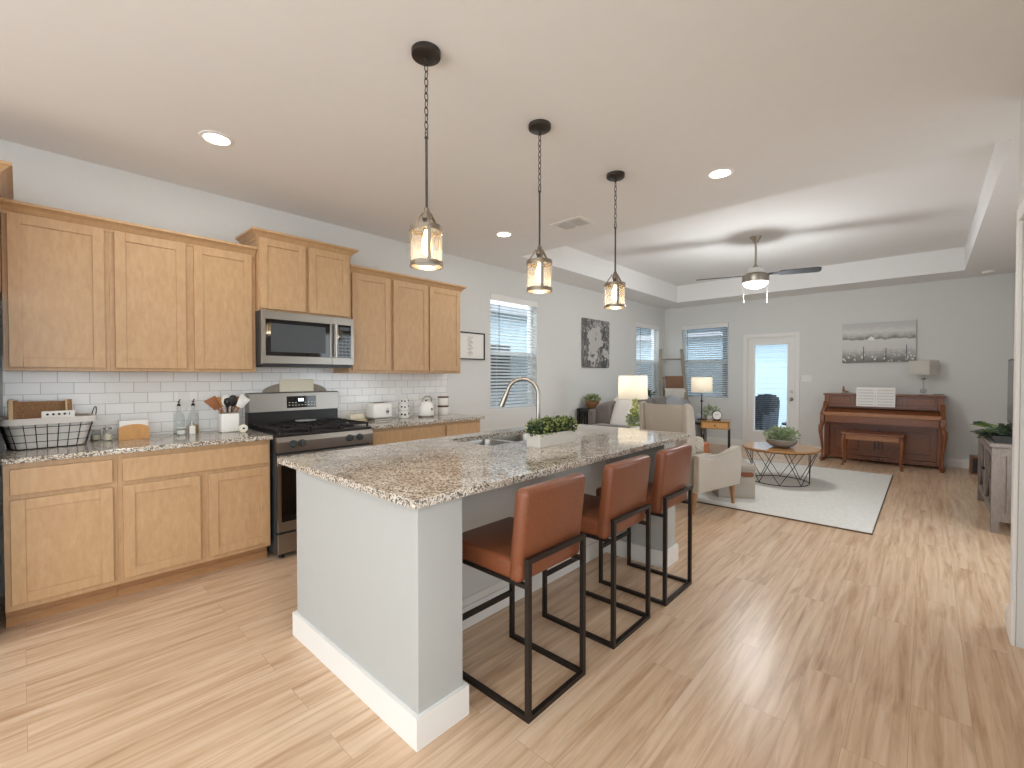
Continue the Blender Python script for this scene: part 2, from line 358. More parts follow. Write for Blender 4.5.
# ------------------------------------------------------------------ mesh helpers
def wloc(o):
    v = Vector((0, 0, 0))
    while o is not None:
        v += o.location; o = o.parent
    return v
class B:
    """collects shapes in world coordinates and links them as ONE mesh object"""
    def __init__(s): s.bm = bmesh.new()
    def _bev(s, vs, r, seg):
        if r > 0:
            es = list({e for v in vs for e in v.link_edges})
            bmesh.ops.bevel(s.bm, geom=es, offset=r, segments=seg, profile=0.5, affect='EDGES')
    def box(s, x0, x1, y0, y1, z0, z1, r=0.0, seg=2, mat=None):
        mtx = Matrix.Translation(((x0+x1)/2, (y0+y1)/2, (z0+z1)/2)) @ Matrix.Diagonal((abs(x1-x0), abs(y1-y0), abs(z1-z0), 1))
        if mat is not None: mtx = mat @ mtx
        vs = bmesh.ops.create_cube(s.bm, size=1, matrix=mtx)['verts']
        s._bev(vs, r, seg); return s
    def bar(s, p0, p1, w, d=None, r=0.0, up=(0, 0, 1)):
        """rectangular bar from p0 to p1"""
        d = d or w; p0, p1 = Vector(p0), Vector(p1); v = p1-p0; L = v.length; v.normalize()
        u = Vector(up)
        if abs(v.dot(u)) > 0.98: u = Vector((0, 1, 0))
        a = v.cross(u).normalized(); b = a.cross(v)
        mtx = Matrix((( a.x, b.x, v.x, 0), (a.y, b.y, v.y, 0), (a.z, b.z, v.z, 0), (0, 0, 0, 1)))
        mtx = Matrix.Translation((p0+p1)/2) @ mtx @ Matrix.Diagonal((w, d, L, 1))
        vs = bmesh.ops.create_cube(s.bm, size=1, matrix=mtx)['verts']
        s._bev(vs, r, 2); return s
    def tube(s, pts, r, seg=8, closed=False, caps=True):
        pts = [Vector(p) for p in pts]; n = len(pts)
        rs = r if isinstance(r, (list, tuple)) else [r]*n
        rings = []; prev = None
        for i, p in enumerate(pts):
            if closed: t = (pts[(i+1) % n]-pts[i-1])
            else: t = pts[min(i+1, n-1)]-pts[max(i-1, 0)]
            t.normalize()
            if prev is None:
                a = t.cross(Vector((0, 0, 1)))
                if a.length < 0.05: a = t.cross(Vector((1, 0, 0)))
            else:
                a = prev - t*prev.dot(t)
            a.normalize(); prev = a; b = t.cross(a)
            rings.append([s.bm.verts.new(p + rs[i]*(math.cos(2*PI*k/seg)*a + math.sin(2*PI*k/seg)*b)) for k in range(seg)])
        for i in range(n if closed else n-1):
            A, Bq = rings[i], rings[(i+1) % n]
            for k in range(seg):
                try: s.bm.faces.new((A[k], A[(k+1) % seg], Bq[(k+1) % seg], Bq[k]))
                except ValueError: pass
        if caps and not closed:
            s.bm.faces.new(rings[0][::-1]); s.bm.faces.new(rings[-1])
        return s
    def lathe(s, cx, cy, prof, seg=24, sx=1.0, sy=1.0, cap=True):
        """prof: list of (radius, z)"""
        rings = []
        for r, z in prof:
            rings.append([s.bm.verts.new((cx+sx*r*math.cos(2*PI*k/seg), cy+sy*r*math.sin(2*PI*k/seg), z)) for k in range(seg)])
        for i in range(len(rings)-1):
            for k in range(seg):
                s.bm.faces.new((rings[i][k], rings[i][(k+1) % seg], rings[i+1][(k+1) % seg], rings[i+1][k]))
        if cap:
            if prof[0][0] > 1e-4: s.bm.faces.new(rings[0][::-1])
            if prof[-1][0] > 1e-4: s.bm.faces.new(rings[-1])
        return s
    def cyl(s, c0, c1, r0, r1=None, seg=20):
        return s.tube([c0, c1], [r0, r1 if r1 is not None else r0], seg)
    def prism(s, poly, axis, a, b, r=0.0, seg=2):
        """2D polygon extruded along an axis: axis x -> poly (y,z); y -> (x,z); z -> (x,y)"""
        def P(u, v, w):
            return {'x': (w, u, v), 'y': (u, w, v), 'z': (u, v, w)}[axis]
        A = [s.bm.verts.new(P(u, v, a)) for u, v in poly]; C = [s.bm.verts.new(P(u, v, b)) for u, v in poly]
        n = len(poly); s.bm.faces.new(A); s.bm.faces.new(C[::-1])
        for i in range(n): s.bm.faces.new((A[i], C[i], C[(i+1) % n], A[(i+1) % n]))
        if r > 0:
            es = [e for v in A for e in v.link_edges if e.other_vert(v) in A] + [e for v in C for e in v.link_edges if e.other_vert(v) in C]
            bmesh.ops.bevel(s.bm, geom=list(set(es)), offset=r, segments=seg, profile=0.5, affect='EDGES')
        return s
    def superq(s, c, dims, e=0.35, e2=0.5, nu=20, nv=12, rot=None, puff=1.0):
        """rounded cushion shape"""
        def f(w, m): return math.copysign(abs(w)**m, w)
        rings = []
        R = rot or Matrix.Identity(3)
        for j in range(1, nv):
            ph = -PI/2 + PI*j/nv; ring = []
            for i in range(nu):
                th = 2*PI*i/nu
                p = Vector((dims[0]/2*f(math.cos(ph), e)*f(math.cos(th), e2), dims[1]/2*f(math.cos(ph), e)*f(math.sin(th), e2), dims[2]/2*f(math.sin(ph), e)))
                ring.append(s.bm.verts.new(Vector(c) + R @ p))
            rings.append(ring)
        for j in range(len(rings)-1):
            for i in range(nu): s.bm.faces.new((rings[j][i], rings[j][(i+1) % nu], rings[j+1][(i+1) % nu], rings[j+1][i]))
        s.bm.faces.new(rings[0][::-1]); s.bm.faces.new(rings[-1])
        return s
    def leaf(s, p, d, size, w=0.45, up=None):
        """a small bent leaf starting at p along d"""
        d = Vector(d).normalized(); u = up or Vector((random.uniform(-1, 1), random.uniform(-1, 1), random.uniform(-1, 1)))
        a = d.cross(u)
        if a.length < 1e-3: a = d.cross(Vector((0.3, 0.5, 1)))
        a.normalize(); n = a.cross(d); p = Vector(p)
        v = [p, p+d*size*0.5+a*size*w*0.5+n*size*0.08, p+d*size-n*size*0.1, p+d*size*0.5-a*size*w*0.5+n*size*0.08]
        q = [s.bm.verts.new(x) for x in v]; m = s.bm.verts.new(p+d*size*0.5)
        for i in range(4):
            s.bm.faces.new((q[i], q[(i+1) % 4], m))
        return s
    def bush(s, c, rad, n, size, w=0.5, zmin=None, shell=0.35):
        for _ in range(n):
            while True:
                v = Vector((random.uniform(-1, 1), random.uniform(-1, 1), random.uniform(-1, 1)))
                if 0.05 < v.length < 1: break
            v = v.normalized()*random.uniform(shell, 1)
            p = Vector((c[0]+v.x*rad[0], c[1]+v.y*rad[1], c[2]+v.z*rad[2]))
            if zmin is not None and p.z < zmin: p.z = zmin + random.uniform(0, 0.01)
            d = v.normalized()*0.8 + Vector((random.uniform(-.6, .6), random.uniform(-.6, .6), random.uniform(-.2, .7)))
            s.leaf(p, d, size*random.uniform(0.7, 1.3), w)
        return s
    def xf(s, mtx):
        bmesh.ops.transform(s.bm, matrix=mtx, verts=s.bm.verts[:]); return s
    def out(s, name, mat, parent=None, smooth=None, label=None, origin=True):
        bm = s.bm
        bmesh.ops.recalc_face_normals(bm, faces=bm.faces[:])
        me = bpy.data.meshes.new(name)
        o = bpy.data.objects.new(name, me); COL.objects.link(o)
        if parent is not None:
            off = wloc(parent); o.parent = parent
        elif origin:
            xs = [v.co.x for v in bm.verts]; ys = [v.co.y for v in bm.verts]; zs = [v.co.z for v in bm.verts]
            off = Vector(((min(xs)+max(xs))/2, (min(ys)+max(ys))/2, min(zs))); o.location = off
        else: off = Vector((0, 0, 0))
        if off.length: bmesh.ops.translate(bm, vec=-off, verts=bm.verts[:])
        if smooth is not None:
            for f in bm.faces: f.smooth = True
        bm.to_mesh(me); bm.free()
        if smooth is not None:
            try: me.set_sharp_from_angle(angle=math.radians(smooth))
            except Exception: pass
        for m in (mat if isinstance(mat, (list, tuple)) else [mat]): me.materials.append(M[m])
        if label: o['label'] = label
        return o
def tag(o, label, cat, group=None, kind=None):
    o['label'] = label; o['category'] = cat
    if group: o['group'] = group
    if kind: o['kind'] = kind
    return o
def thing(name, label, cat, loc=(0, 0, 0), group=None):
    o = bpy.data.objects.new(name, None); COL.objects.link(o); o.location = loc
    o.empty_display_size = 0.1
    return tag(o, label, cat, group)
def struct(o):
    o['kind'] = 'structure'; return o
def dup(root, label=None, loc=None, rotz=None):
    r = root.copy(); COL.objects.link(r)
    if label: r['label'] = label
    if loc is not None: r.location = loc
    if rotz is not None: r.rotation_euler[2] = rotz
    for ch in [c for c in list(COL.objects) if c.parent is root]:
        c2 = ch.copy(); COL.objects.link(c2); c2.parent = r
        for g in [q for q in list(COL.objects) if q.parent is ch]:
            g2 = g.copy(); COL.objects.link(g2); g2.parent = c2
    return r

# ------------------------------------------------------------------ the room shell
def wall_with_holes(name, axis, pos0, pos1, a0, a1, z0, z1, holes, mat='wall'):
    """wall slab; axis 'x' = slab between x pos0..pos1 running along y; holes (a, b, zb, zt)"""
    b = B(); hs = sorted(holes)
    def add(u0, u1, v0, v1):
        if u1-u0 < 1e-4 or v1-v0 < 1e-4: return
        if axis == 'x': b.box(pos0, pos1, u0, u1, v0, v1)
        else: b.box(u0, u1, pos0, pos1, v0, v1)
    cur = a0
    for (h0, h1, zb, zt) in hs:
        add(cur, h0, z0, z1); add(h0, h1, z0, zb); add(h0, h1, zt, z1); cur = h1
    add(cur, a1, z0, z1)
    return struct(b.out(name, mat, origin=False))

W1 = (4.086, 5.026, 0.895, 2.41)     # left wall window
W2 = (8.03, 9.02, 0.895, 2.38)       # left wall, corner window
W3 = (0.37, 1.285, 0.895, 2.385)     # far wall window
D1 = (1.62, 2.41, 0.0, 2.06)         # far wall patio door

struct(B().box(-0.15, XR+0.15, YB-0.15, YF+0.15, -0.12, 0.0).out('floor', 'floor', origin=False))
wall_with_holes('wall_left', 'x', -0.15, 0.0, YB-0.15, YF+0.15, 0, H2+0.1, [W1, W2])
wall_with_holes('wall_far', 'y', YF, YF+0.15, 0.0, XR, 0, H2+0.1, [W3, D1])
wall_with_holes('wall_right', 'x', XR, XR+0.15, YK, YF+0.15, 0, H2+0.1, [(3.75, 5.45, 0.5, 2.2)])
D2 = (2.28, 3.32, 0.0, 2.1)
w = B(); 
w.box(XK, XR+0.15, YB, -2.8, 0, H); w.box(XK, XR+0.15, 0.8, D2[0], 0, H); w.box(XK, XR+0.15, -2.8, 0.8, 0, 0.40); w.box(XK, XR+0.15, -2.8, 0.8, 2.5, H); w.box(XK, XR+0.15, D2[0], D2[1], D2[3], H); w.box(XK, XR+0.15, D2[1], YK, 0, H); w.box(XK+0.1, XR+0.15, D2[0], D2[1], 0, D2[3])
struct(w.out('wall_right_kitchen', 'wall', origin=False))
wall_with_holes('wall_back', 'y', YB-0.15, YB, 0.0, XR, 0, H2+0.1, [(0.35, 4.25, 0.25, 2.6)])
c = B()
c.box(-0.15, XR+0.15, YB-0.15, TY0, H, H+0.1)
c.box(-0.15, TX0, TY0, YF+0.15, H, H+0.1); c.box(TX1, XR+0.15, TY0, YF+0.15, H, H+0.1); c.box(TX0, TX1, TY1, YF+0.15, H, H+0.1)
c.box(TX0-0.1, TX1+0.1, TY0-0.1, TY1+0.1, H2, H2+0.1)
c.box(TX0-0.1, TX0, TY0-0.1, TY1+0.1, H+0.1, H2); c.box(TX1, TX1+0.1, TY0-0.1, TY1+0.1, H+0.1, H2)
c.box(TX0, TX1, TY0-0.1, TY0, H+0.1, H2); c.box(TX0, TX1, TY1, TY1+0.1, H+0.1, H2)
struct(c.out('ceiling', 'ceil', origin=False))
# baseboards
def bb_profile(b, axis, p, a0, a1, sgn, h=0.13, t=0.016):
    prof = [(0, 0), (t, 0), (t, h*0.72), (t*0.55, h*0.86), (t*0.5, h), (0, h)]
    prof = [(p+sgn*u, v) for u, v in prof]
    if axis == 'y': b.prism(prof, 'y', a0, a1)          # runs along y, profile in (x,z)
    else: b.prism(prof, 'x', a0, a1)
    return b
struct(bb_profile(B(), 'y', 0.0, 3.40, YF, 1).out('baseboard_left', 'trim', origin=False))
b = B(); bb_profile(b, 'x', YF, 0.0, D1[0]-0.075, -1); bb_profile(b, 'x', YF, D1[1]+0.075, XR, -1)
struct(b.out('baseboard_far', 'trim', origin=False))
struct(bb_profile(B(), 'y', XR, YK, YF, -1).out('baseboard_right', 'trim', origin=False))
b = B(); bb_profile(b, 'y', XK, D2[1]+0.07, YK+0.016, -1); bb_profile(b, 'y', XK, YB, D2[0]-0.07, -1); bb_profile(b, 'x', YK, XK-0.016, XR, 1)
struct(b.out('baseboard_right_kitchen', 'trim', origin=False))

# ------------------------------------------------------------------ windows
def window(idx, axis, hole, wallpos, inward):
    """sash window with blinds; axis is the wall normal axis; inward = +1/-1 direction into the room"""
    a0, a1, z0, z1 = hole
    root = bpy.data.objects.new('window_%d' % idx, None); COL.objects.link(root); struct(root)
    o = -inward
    def bx(b, u0, u1, d0, d1, v0, v1, r=0):
        # d measured outward from the inner wall face
        p0, p1 = wallpos+o*d0, wallpos+o*d1
        if axis == 'x': b.box(min(p0, p1), max(p0, p1), u0, u1, v0, v1, r)
        else: b.box(u0, u1, min(p0, p1), max(p0, p1), v0, v1, r)
    root.location = (wallpos, (a0+a1)/2, z0) if axis == 'x' else ((a0+a1)/2, wallpos, z0)
    f = B(); t = 0.045
    bx(f, a0, a0+t, 0.085, 0.145, z0, z1); bx(f, a1-t, a1, 0.085, 0.145, z0, z1)
    bx(f, a0+t, a1-t, 0.085, 0.145, z0, z0+t); bx(f, a0+t, a1-t, 0.085, 0.145, z1-t, z1)
    zm = (z0+z1)/2
    bx(f, a0+t, a1-t, 0.09, 0.14, zm-0.03, zm+0.03)
    f.out('window_frame', 'vinyl', root)
    p = B(); bx(p, a0+t, a1-t, 0.112, 0.116, z0+t, zm-0.03); bx(p, a0+t, a1-t, 0.112, 0.116, zm+0.03, z1-t); p.out('pane', 'glass', root)
    p = B(); bx(p, a0+t, a1-t, 0.132, 0.133, z0+t, zm-0.03); p.out('insect_screen', 'screen', root)
    # sill
    s = B(); bx(s, a0, a1, 0.0, 0.085, z0, z0+0.012); s.out('window_sill', 'trim', root)
    bl = B(); n = int((z1-z0-0.10)/0.043); th = math.radians(30)
    for k in range(n):
        zc = z0+0.045+k*0.043
        w2 = 0.022
        dz = w2*math.sin(th)
        p0, p1 = wallpos+o*(0.045-w2), wallpos+o*(0.045+w2)
        if axis == 'x':
            v = [(p0, a0+0.012, zc-dz), (p0, a1-0.012, zc-dz), (p1, a1-0.012, zc+dz), (p1, a0+0.012, zc+dz)]
        else:
            v = [(a0+0.012, p0, zc-dz), (a1-0.012, p0, zc-dz), (a1-0.012, p1, zc+dz), (a0+0.012, p1, zc+dz)]
        lo = [bl.bm.verts.new(q) for q in v]; hi = [bl.bm.verts.new((q[0], q[1], q[2]+0.0028)) for q in v]
        bl.bm.faces.new(lo[::-1]); bl.bm.faces.new(hi)
        for i in range(4): bl.bm.faces.new((lo[i], lo[(i+1) % 4], hi[(i+1) % 4], hi[i]))
    bx(bl, a0+0.012, a1-0.012, 0.03, 0.06, z0+0.014, z0+0.03)
    for fr in (0.14, 0.86):
        u = a0+(a1-a0)*fr
        bx(bl, u-0.0015, u+0.0015, 0.021, 0.023, z0+0.02, z1-0.05)
    bl.out('blind', 'blind', root)
    v = B(); bx(v, a0+0.004, a1-0.004, -0.012, 0.004, z1-0.085, z1-0.004, 0.003); bx(v, a0+0.012, a1-0.012, 0.02, 0.07, z1-0.05, z1-0.004); v.out('valance', 'trim', root)
    wd = B()
    u = a0+0.13*(a1-a0)
    if axis == 'x': wd.cyl((wallpos+0.004, u+0.03, z1-0.75), (wallpos+0.004, u+0.03, z1-0.09), 0.004, seg=6)
    else: wd.cyl((u, wallpos-0.004, z1-0.75), (u, wallpos-0.004, z1-0.09), 0.004, seg=6)
    wd.out('tilt_wand', 'darkgrey', root)
    return root
window(1, 'x', W1, 0.0, 1)
window(2, 'x', W2, 0.0, 1)
window(3, 'y', W3, YF, -1)
# added glazing behind the camera, unseen, to let in even sky light
b = B(); y = YB-0.08
for x in (0.35, 1.63, 2.93, 4.19): b.box(x, x+0.06, y-0.03, y+0.03, 0.25, 2.6)
b.box(0.35, 4.25, y-0.03, y+0.03, 0.25, 0.31); b.box(0.35, 4.25, y-0.03, y+0.03, 2.54, 2.6)
r = bpy.data.objects.new('window_4', None); COL.objects.link(r); r.location = (2.3, YB, 0.25); struct(r)
b.out('window_frame', 'vinyl', r)

def added_side_window(n, x, a0, a1, z0, z1, k):
    b = B()
    for i in range(k+1): yy = a0+(a1-a0-0.06)*i/k; b.box(x+0.06, x+0.11, yy, yy+0.06, z0, z1)
    b.box(x+0.06, x+0.11, a0, a1, z0, z0+0.06); b.box(x+0.06, x+0.11, a0, a1, z1-0.06, z1)
    r = bpy.data.objects.new('window_%d' % n, None); COL.objects.link(r); r.location = (x, (a0+a1)/2, z0); struct(r)
    b.out('window_frame', 'vinyl', r)
added_side_window(5, XK, -2.8, 0.8, 0.40, 2.5, 3)  # unseen window added to throw daylight on cabinet fronts and stools
added_side_window(6, XR, 3.75, 5.45, 0.50, 2.2, 2)  # added window, hidden by the kitchen corner, to brighten the living end

# ------------------------------------------------------------------ patio door
dr = bpy.data.objects.new('door_1', None); COL.objects.link(dr); dr.location = ((D1[0]+D1[1])/2, YF, 0); struct(dr)
b = B(); x0, x1, zt = D1[0]+0.012, D1[1]-0.012, D1[3]-0.012
g0, g1, gz0, gz1 = 1.745, 2.275, 0.33, 1.92
yd0, yd1 = YF+0.03, YF+0.075
b.box(x0, g0, yd0, yd1, 0.012, zt); b.box(g1, x1, yd0, yd1, 0.012, zt); b.box(g0, g1, yd0, yd1, 0.012, gz0); b.box(g0, g1, yd0, yd1, gz1, zt)
b.out('door_slab', 'trim', dr)
b = B()
for q in ((g0-0.03, g0), (g1, g1+0.03)): b.box(q[0], q[1], yd0-0.012, yd0, gz0-0.03, gz1+0.03, 0.003)
b.box(g0, g1, yd0-0.012, yd0, gz0-0.03, gz0, 0.003); b.box(g0, g1, yd0-0.012, yd0, gz1, gz1+0.03, 0.003)
b.out('glazing_bead', 'vinyl', dr)
B().box(g0, g1, yd0+0.02, yd0+0.024, gz0, gz1).out('pane', 'glass', dr)
b = B()
n = 44
for k in range(n):
    z = gz0+0.02+k*(gz1-gz0-0.04)/(n-1)
    b.box(g0+0.01, g1-0.01, yd0+0.030, yd0+0.038, z, z+0.0015)
b.out('blind', 'blind', dr)
b = B(); b.cyl((2.345, yd0, 1.06), (2.345, yd0-0.012, 1.06), 0.03); b.cyl((2.345, yd0-0.012, 1.06), (2.345, yd0-0.02, 1.06), 0.02); b.out('deadbolt', 'nickel', dr, 40)
b = B(); b.cyl((2.345, yd0, 0.93), (2.345, yd0-0.01, 0.93), 0.032); b.cyl((2.345, yd0-0.01, 0.93), (2.345, yd0-0.04, 0.93), 0.012)
b.superq((2.345, yd0-0.055, 0.93), (0.055, 0.045, 0.055), 1, 1, 14, 8); b.out('door_handle', 'nickel', dr, 40)
b = B(); t = 0.065
for (u0, u1, v0, v1) in ((D1[0]-t, D1[0], 0, D1[3]+t), (D1[1], D1[1]+t, 0, D1[3]+t), (D1[0], D1[1], D1[3], D1[3]+t)):
    b.box(u0, u1, YF-0.018, YF-0.0005, v0, v1, 0.004)
b.box(D1[0], D1[0]+0.012, YF, YF+0.12, 0, D1[3]); b.box(D1[1]-0.012, D1[1], YF, YF+0.12, 0, D1[3]); b.box(D1[0]+0.012, D1[1]-0.012, YF, YF+0.12, D1[3]-0.012, D1[3])
b.out('door_casing', 'trim', dr)
B().box(D1[0]+0.012, D1[1]-0.012, YF+0.0, YF+0.13, 0.0, 0.012).out('threshold', 'nickel', dr)
# interior door in the right kitchen wall
dr = bpy.data.objects.new('door_2', None); COL.objects.link(dr); dr.location = (XK, 2.8, 0); struct(dr)
b = B()
b.box(XK-0.018, XK-0.0005, D2[1], D2[1]+0.07, 0, D2[3]+0.07, 0.005); b.box(XK-0.018, XK-0.0005, D2[0]-0.07, D2[0], 0, D2[3]+0.07, 0.005); b.box(XK-0.018, XK-0.0005, D2[0], D2[1], D2[3], D2[3]+0.07, 0.005)
b.out('door_casing', 'trim', dr)
b = B(); b.box(XK+0.04, XK+0.08, D2[0]+0.002, D2[1]-0.002, 0.008, D2[3]-0.003)
for z0_, z1_ in ((0.2, 0.9), (1.05, 1.95)):
    b.box(XK+0.034, XK+0.04, D2[0]+0.15, D2[1]-0.15, z0_, z1_, 0.004)
b.out('door_slab', 'trim', dr)

# ------------------------------------------------------------------ outdoors
struct(B().box(-14, 14, YF+0.16, 30, -0.2, -0.06).out('floor_patio', 'patio', origin=False))
struct(B().box(-14, -0.16, -8, YF+0.159, -0.2, -0.06).out('floor_lawn', 'patio', origin=False))
struct(B().box(XR+0.16, 16, -8, YF+0.159, -0.2, -0.06).out('floor_added_ground', 'patio', origin=False))  # unseen ground added to hold back upward light through the side windows
t = thing('neighbor_house', 'pale blue sided neighbouring house seen through the left wall windows', 'house', (-3.5, 6.5, -0.06))
B().box(-4.2, -3.6, -2, 9.0, -0.06, 2.9).out('wall', 'siding', t)
B().prism([(-3.2, 2.85), (-3.2, 2.98), (-7.0, 4.4), (-7.0, 2.85)], 'y', -2.3, 9.3).out('roof', 'roof', t)
b = B(); b.box(-3.6, -3.56, 7.2, 8.3, 1.0, 2.1); b.out('window', 'darkgrey', t)
t = thing('neighbor_house', 'pale sided neighbouring house seen through the far window and the patio door', 'house', (0.5, 15, -0.06))
B().box(-6, 9, 14.6, 16, -0.06, 2.6).out('wall', 'siding', t)
B().prism([(14.2, 2.55), (14.2, 2.7), (18, 4.2), (18, 2.55)], 'x', -6.3, 9.3).out('roof', 'roof', t)
t = thing('porch_post', 'slate blue square porch post outside the far window', 'post', (0.62, 11.9, -0.06))
B().box(0.40, 0.72, 11.75, 12.05, 0.06, 2.5).out('shaft', 'post', t)
B().box(0.36, 0.76, 11.71, 12.09, -0.06, 0.06).out('base', 'post', t); B().box(0.36, 0.76, 11.71, 12.09, 2.44, 2.5).out('capital', 'post', t)
tag(B().box(-3, 4.5, YF+0.16, 12.1, 2.5, 2.66).out('porch_roof', 'post'), 'slate blue porch ceiling above the patio outside', 'roof')
# wicker patio chair
t = thing('patio_chair', 'dark blue wicker barrel armchair on the patio outside the glass door', 'chair', (0, 0, 0))
b = B()
for i in range(15):
    a = -0.15*PI + i*(1.3*PI)/14
    a2 = a + 1.3*PI/14*1.06
    h = 0.60 + 0.42*max(0, math.sin((i+0.5)/15*PI))**1.5
    for (p, q) in ((a, a2),):
        x0_, y0_ = 0.36*math.cos(p), 0.36*math.sin(p); x1_, y1_ = 0.36*math.cos(q), 0.36*math.sin(q)
        b.bar(((x0_+x1_)/2, (y0_+y1_)/2, 0.10), ((x0_+x1_)/2*1.15, (y0_+y1_)/2*1.15, h), 0.17, 0.05, 0.012, up=((x0_+x1_)/2, (y0_+y1_)/2, 0.001))
b.out('backrest', 'patiochair', t)
B().superq((0, -0.02, 0.38), (0.58, 0.56, 0.16), 0.3, 0.6).out('seat', 'patiochair', t, 60)
for sx in (-1, 1):
    for sy in (-1, 1): B().cyl((0.22*sx, 0.22*sy, 0), (0.2*sx, 0.2*sy, 0.32), 0.022, 0.026, 8).out('leg', 'patiochair', t, 40)
t.location = (1.46, 10.55, -0.06); t.rotation_euler[2] = -0.5
t = thing('patio_table', 'low dark round patio table beside the wicker chair outside', 'table', (0, 0, 0))
B().lathe(0, 0, [(0.01, 0.40), (0.36, 0.40), (0.38, 0.42), (0.36, 0.44), (0.01, 0.44)]).out('tabletop', 'patiochair', t, 40)
B().lathe(0, 0, [(0.24, 0), (0.25, 0.04), (0.07, 0.10), (0.06, 0.40)]).out('base', 'patiochair', t, 40)
t.location = (2.28, 10.75, -0.06)

# ------------------------------------------------------------------ ceiling fixtures
for k, (x, y) in enumerate(CANS[:3] + CANS[3:]):
    lb = ['recessed ceiling light above the stove side counter, nearest the left cabinets', 'recessed ceiling light near the vent, furthest along the cabinet wall', 'recessed ceiling light to the right of the last pendant', 'added unseen recessed light overhead near the camera', 'added unseen recessed light behind the camera on the kitchen side', 'added unseen recessed light behind the camera on the right side'][k]
    t = thing('recessed_light', lb, 'ceiling light', (x, y, H), 'recessed ceiling lights')
    B().lathe(x, y, [(0.066, H-0.0035), (0.070, H-0.009), (0.088, H-0.005), (0.090, H-0.0005), (0.066, H-0.0005)], 28, cap=False).out('trim_ring', 'fixture', t, 50)
    B().lathe(x, y, [(0.001, H-0.006), (0.064, H-0.006), (0.064, H-0.0005), (0.001, H-0.0005)], 28).out('diffuser', 'can', t)
# air vent
t = thing('ceiling_vent', 'white rectangular air vent with louvres in the kitchen ceiling', 'vent', (1.67, 3.505, H))
vx0, vx1, vy0, vy1 = 1.50, 1.84, 3.38, 3.63
b = B(); f = 0.035
b.box(vx0, vx1, vy0, vy0+f, H-0.008, H-0.0005); b.box(vx0, vx1, vy1-f, vy1, H-0.008, H-0.0005)
b.box(vx0, vx0+f, vy0+f, vy1-f, H-0.008, H-0.0005); b.box(vx1-f, vx1, vy0+f, vy1-f, H-0.008, H-0.0005); b.box(1.66, 1.68, vy0+f, vy1-f, H-0.008, H-0.0005)
b.out('frame', 'fixture', t)
b = B()
for k in range(9):
    y = vy0+f+0.01+k*0.0185
    b.bar((vx0+f, y, H-0.006), (vx1-f, y, H-0.006), 0.0025, 0.012, up=(0, 0.5, 1))
b.out('louvre', 'fixture', t)
B().box(vx0+f, vx1-f, vy0+f, vy1-f, H-0.0012, H-0.0004).out('backing', 'ventdark', t)  # grey sheet paints the shade behind the louvres
# smoke detector
t = thing('smoke_detector', 'round white smoke detector on the soffit above the piano corner', 'smoke detector', (4.73, 8.9, H))
B().lathe(4.73, 8.9, [(0.065, H-0.0005), (0.068, H-0.012), (0.062, H-0.03), (0.03, H-0.037), (0.001, H-0.037)][::-1]).out('housing', 'fixture', t, 50)
B().lathe(4.73, 8.9, [(0.001, H-0.041), (0.012, H-0.041), (0.013, H-0.0372), (0.001, H-0.0372)], 12).out('test_button', 'trim', t)

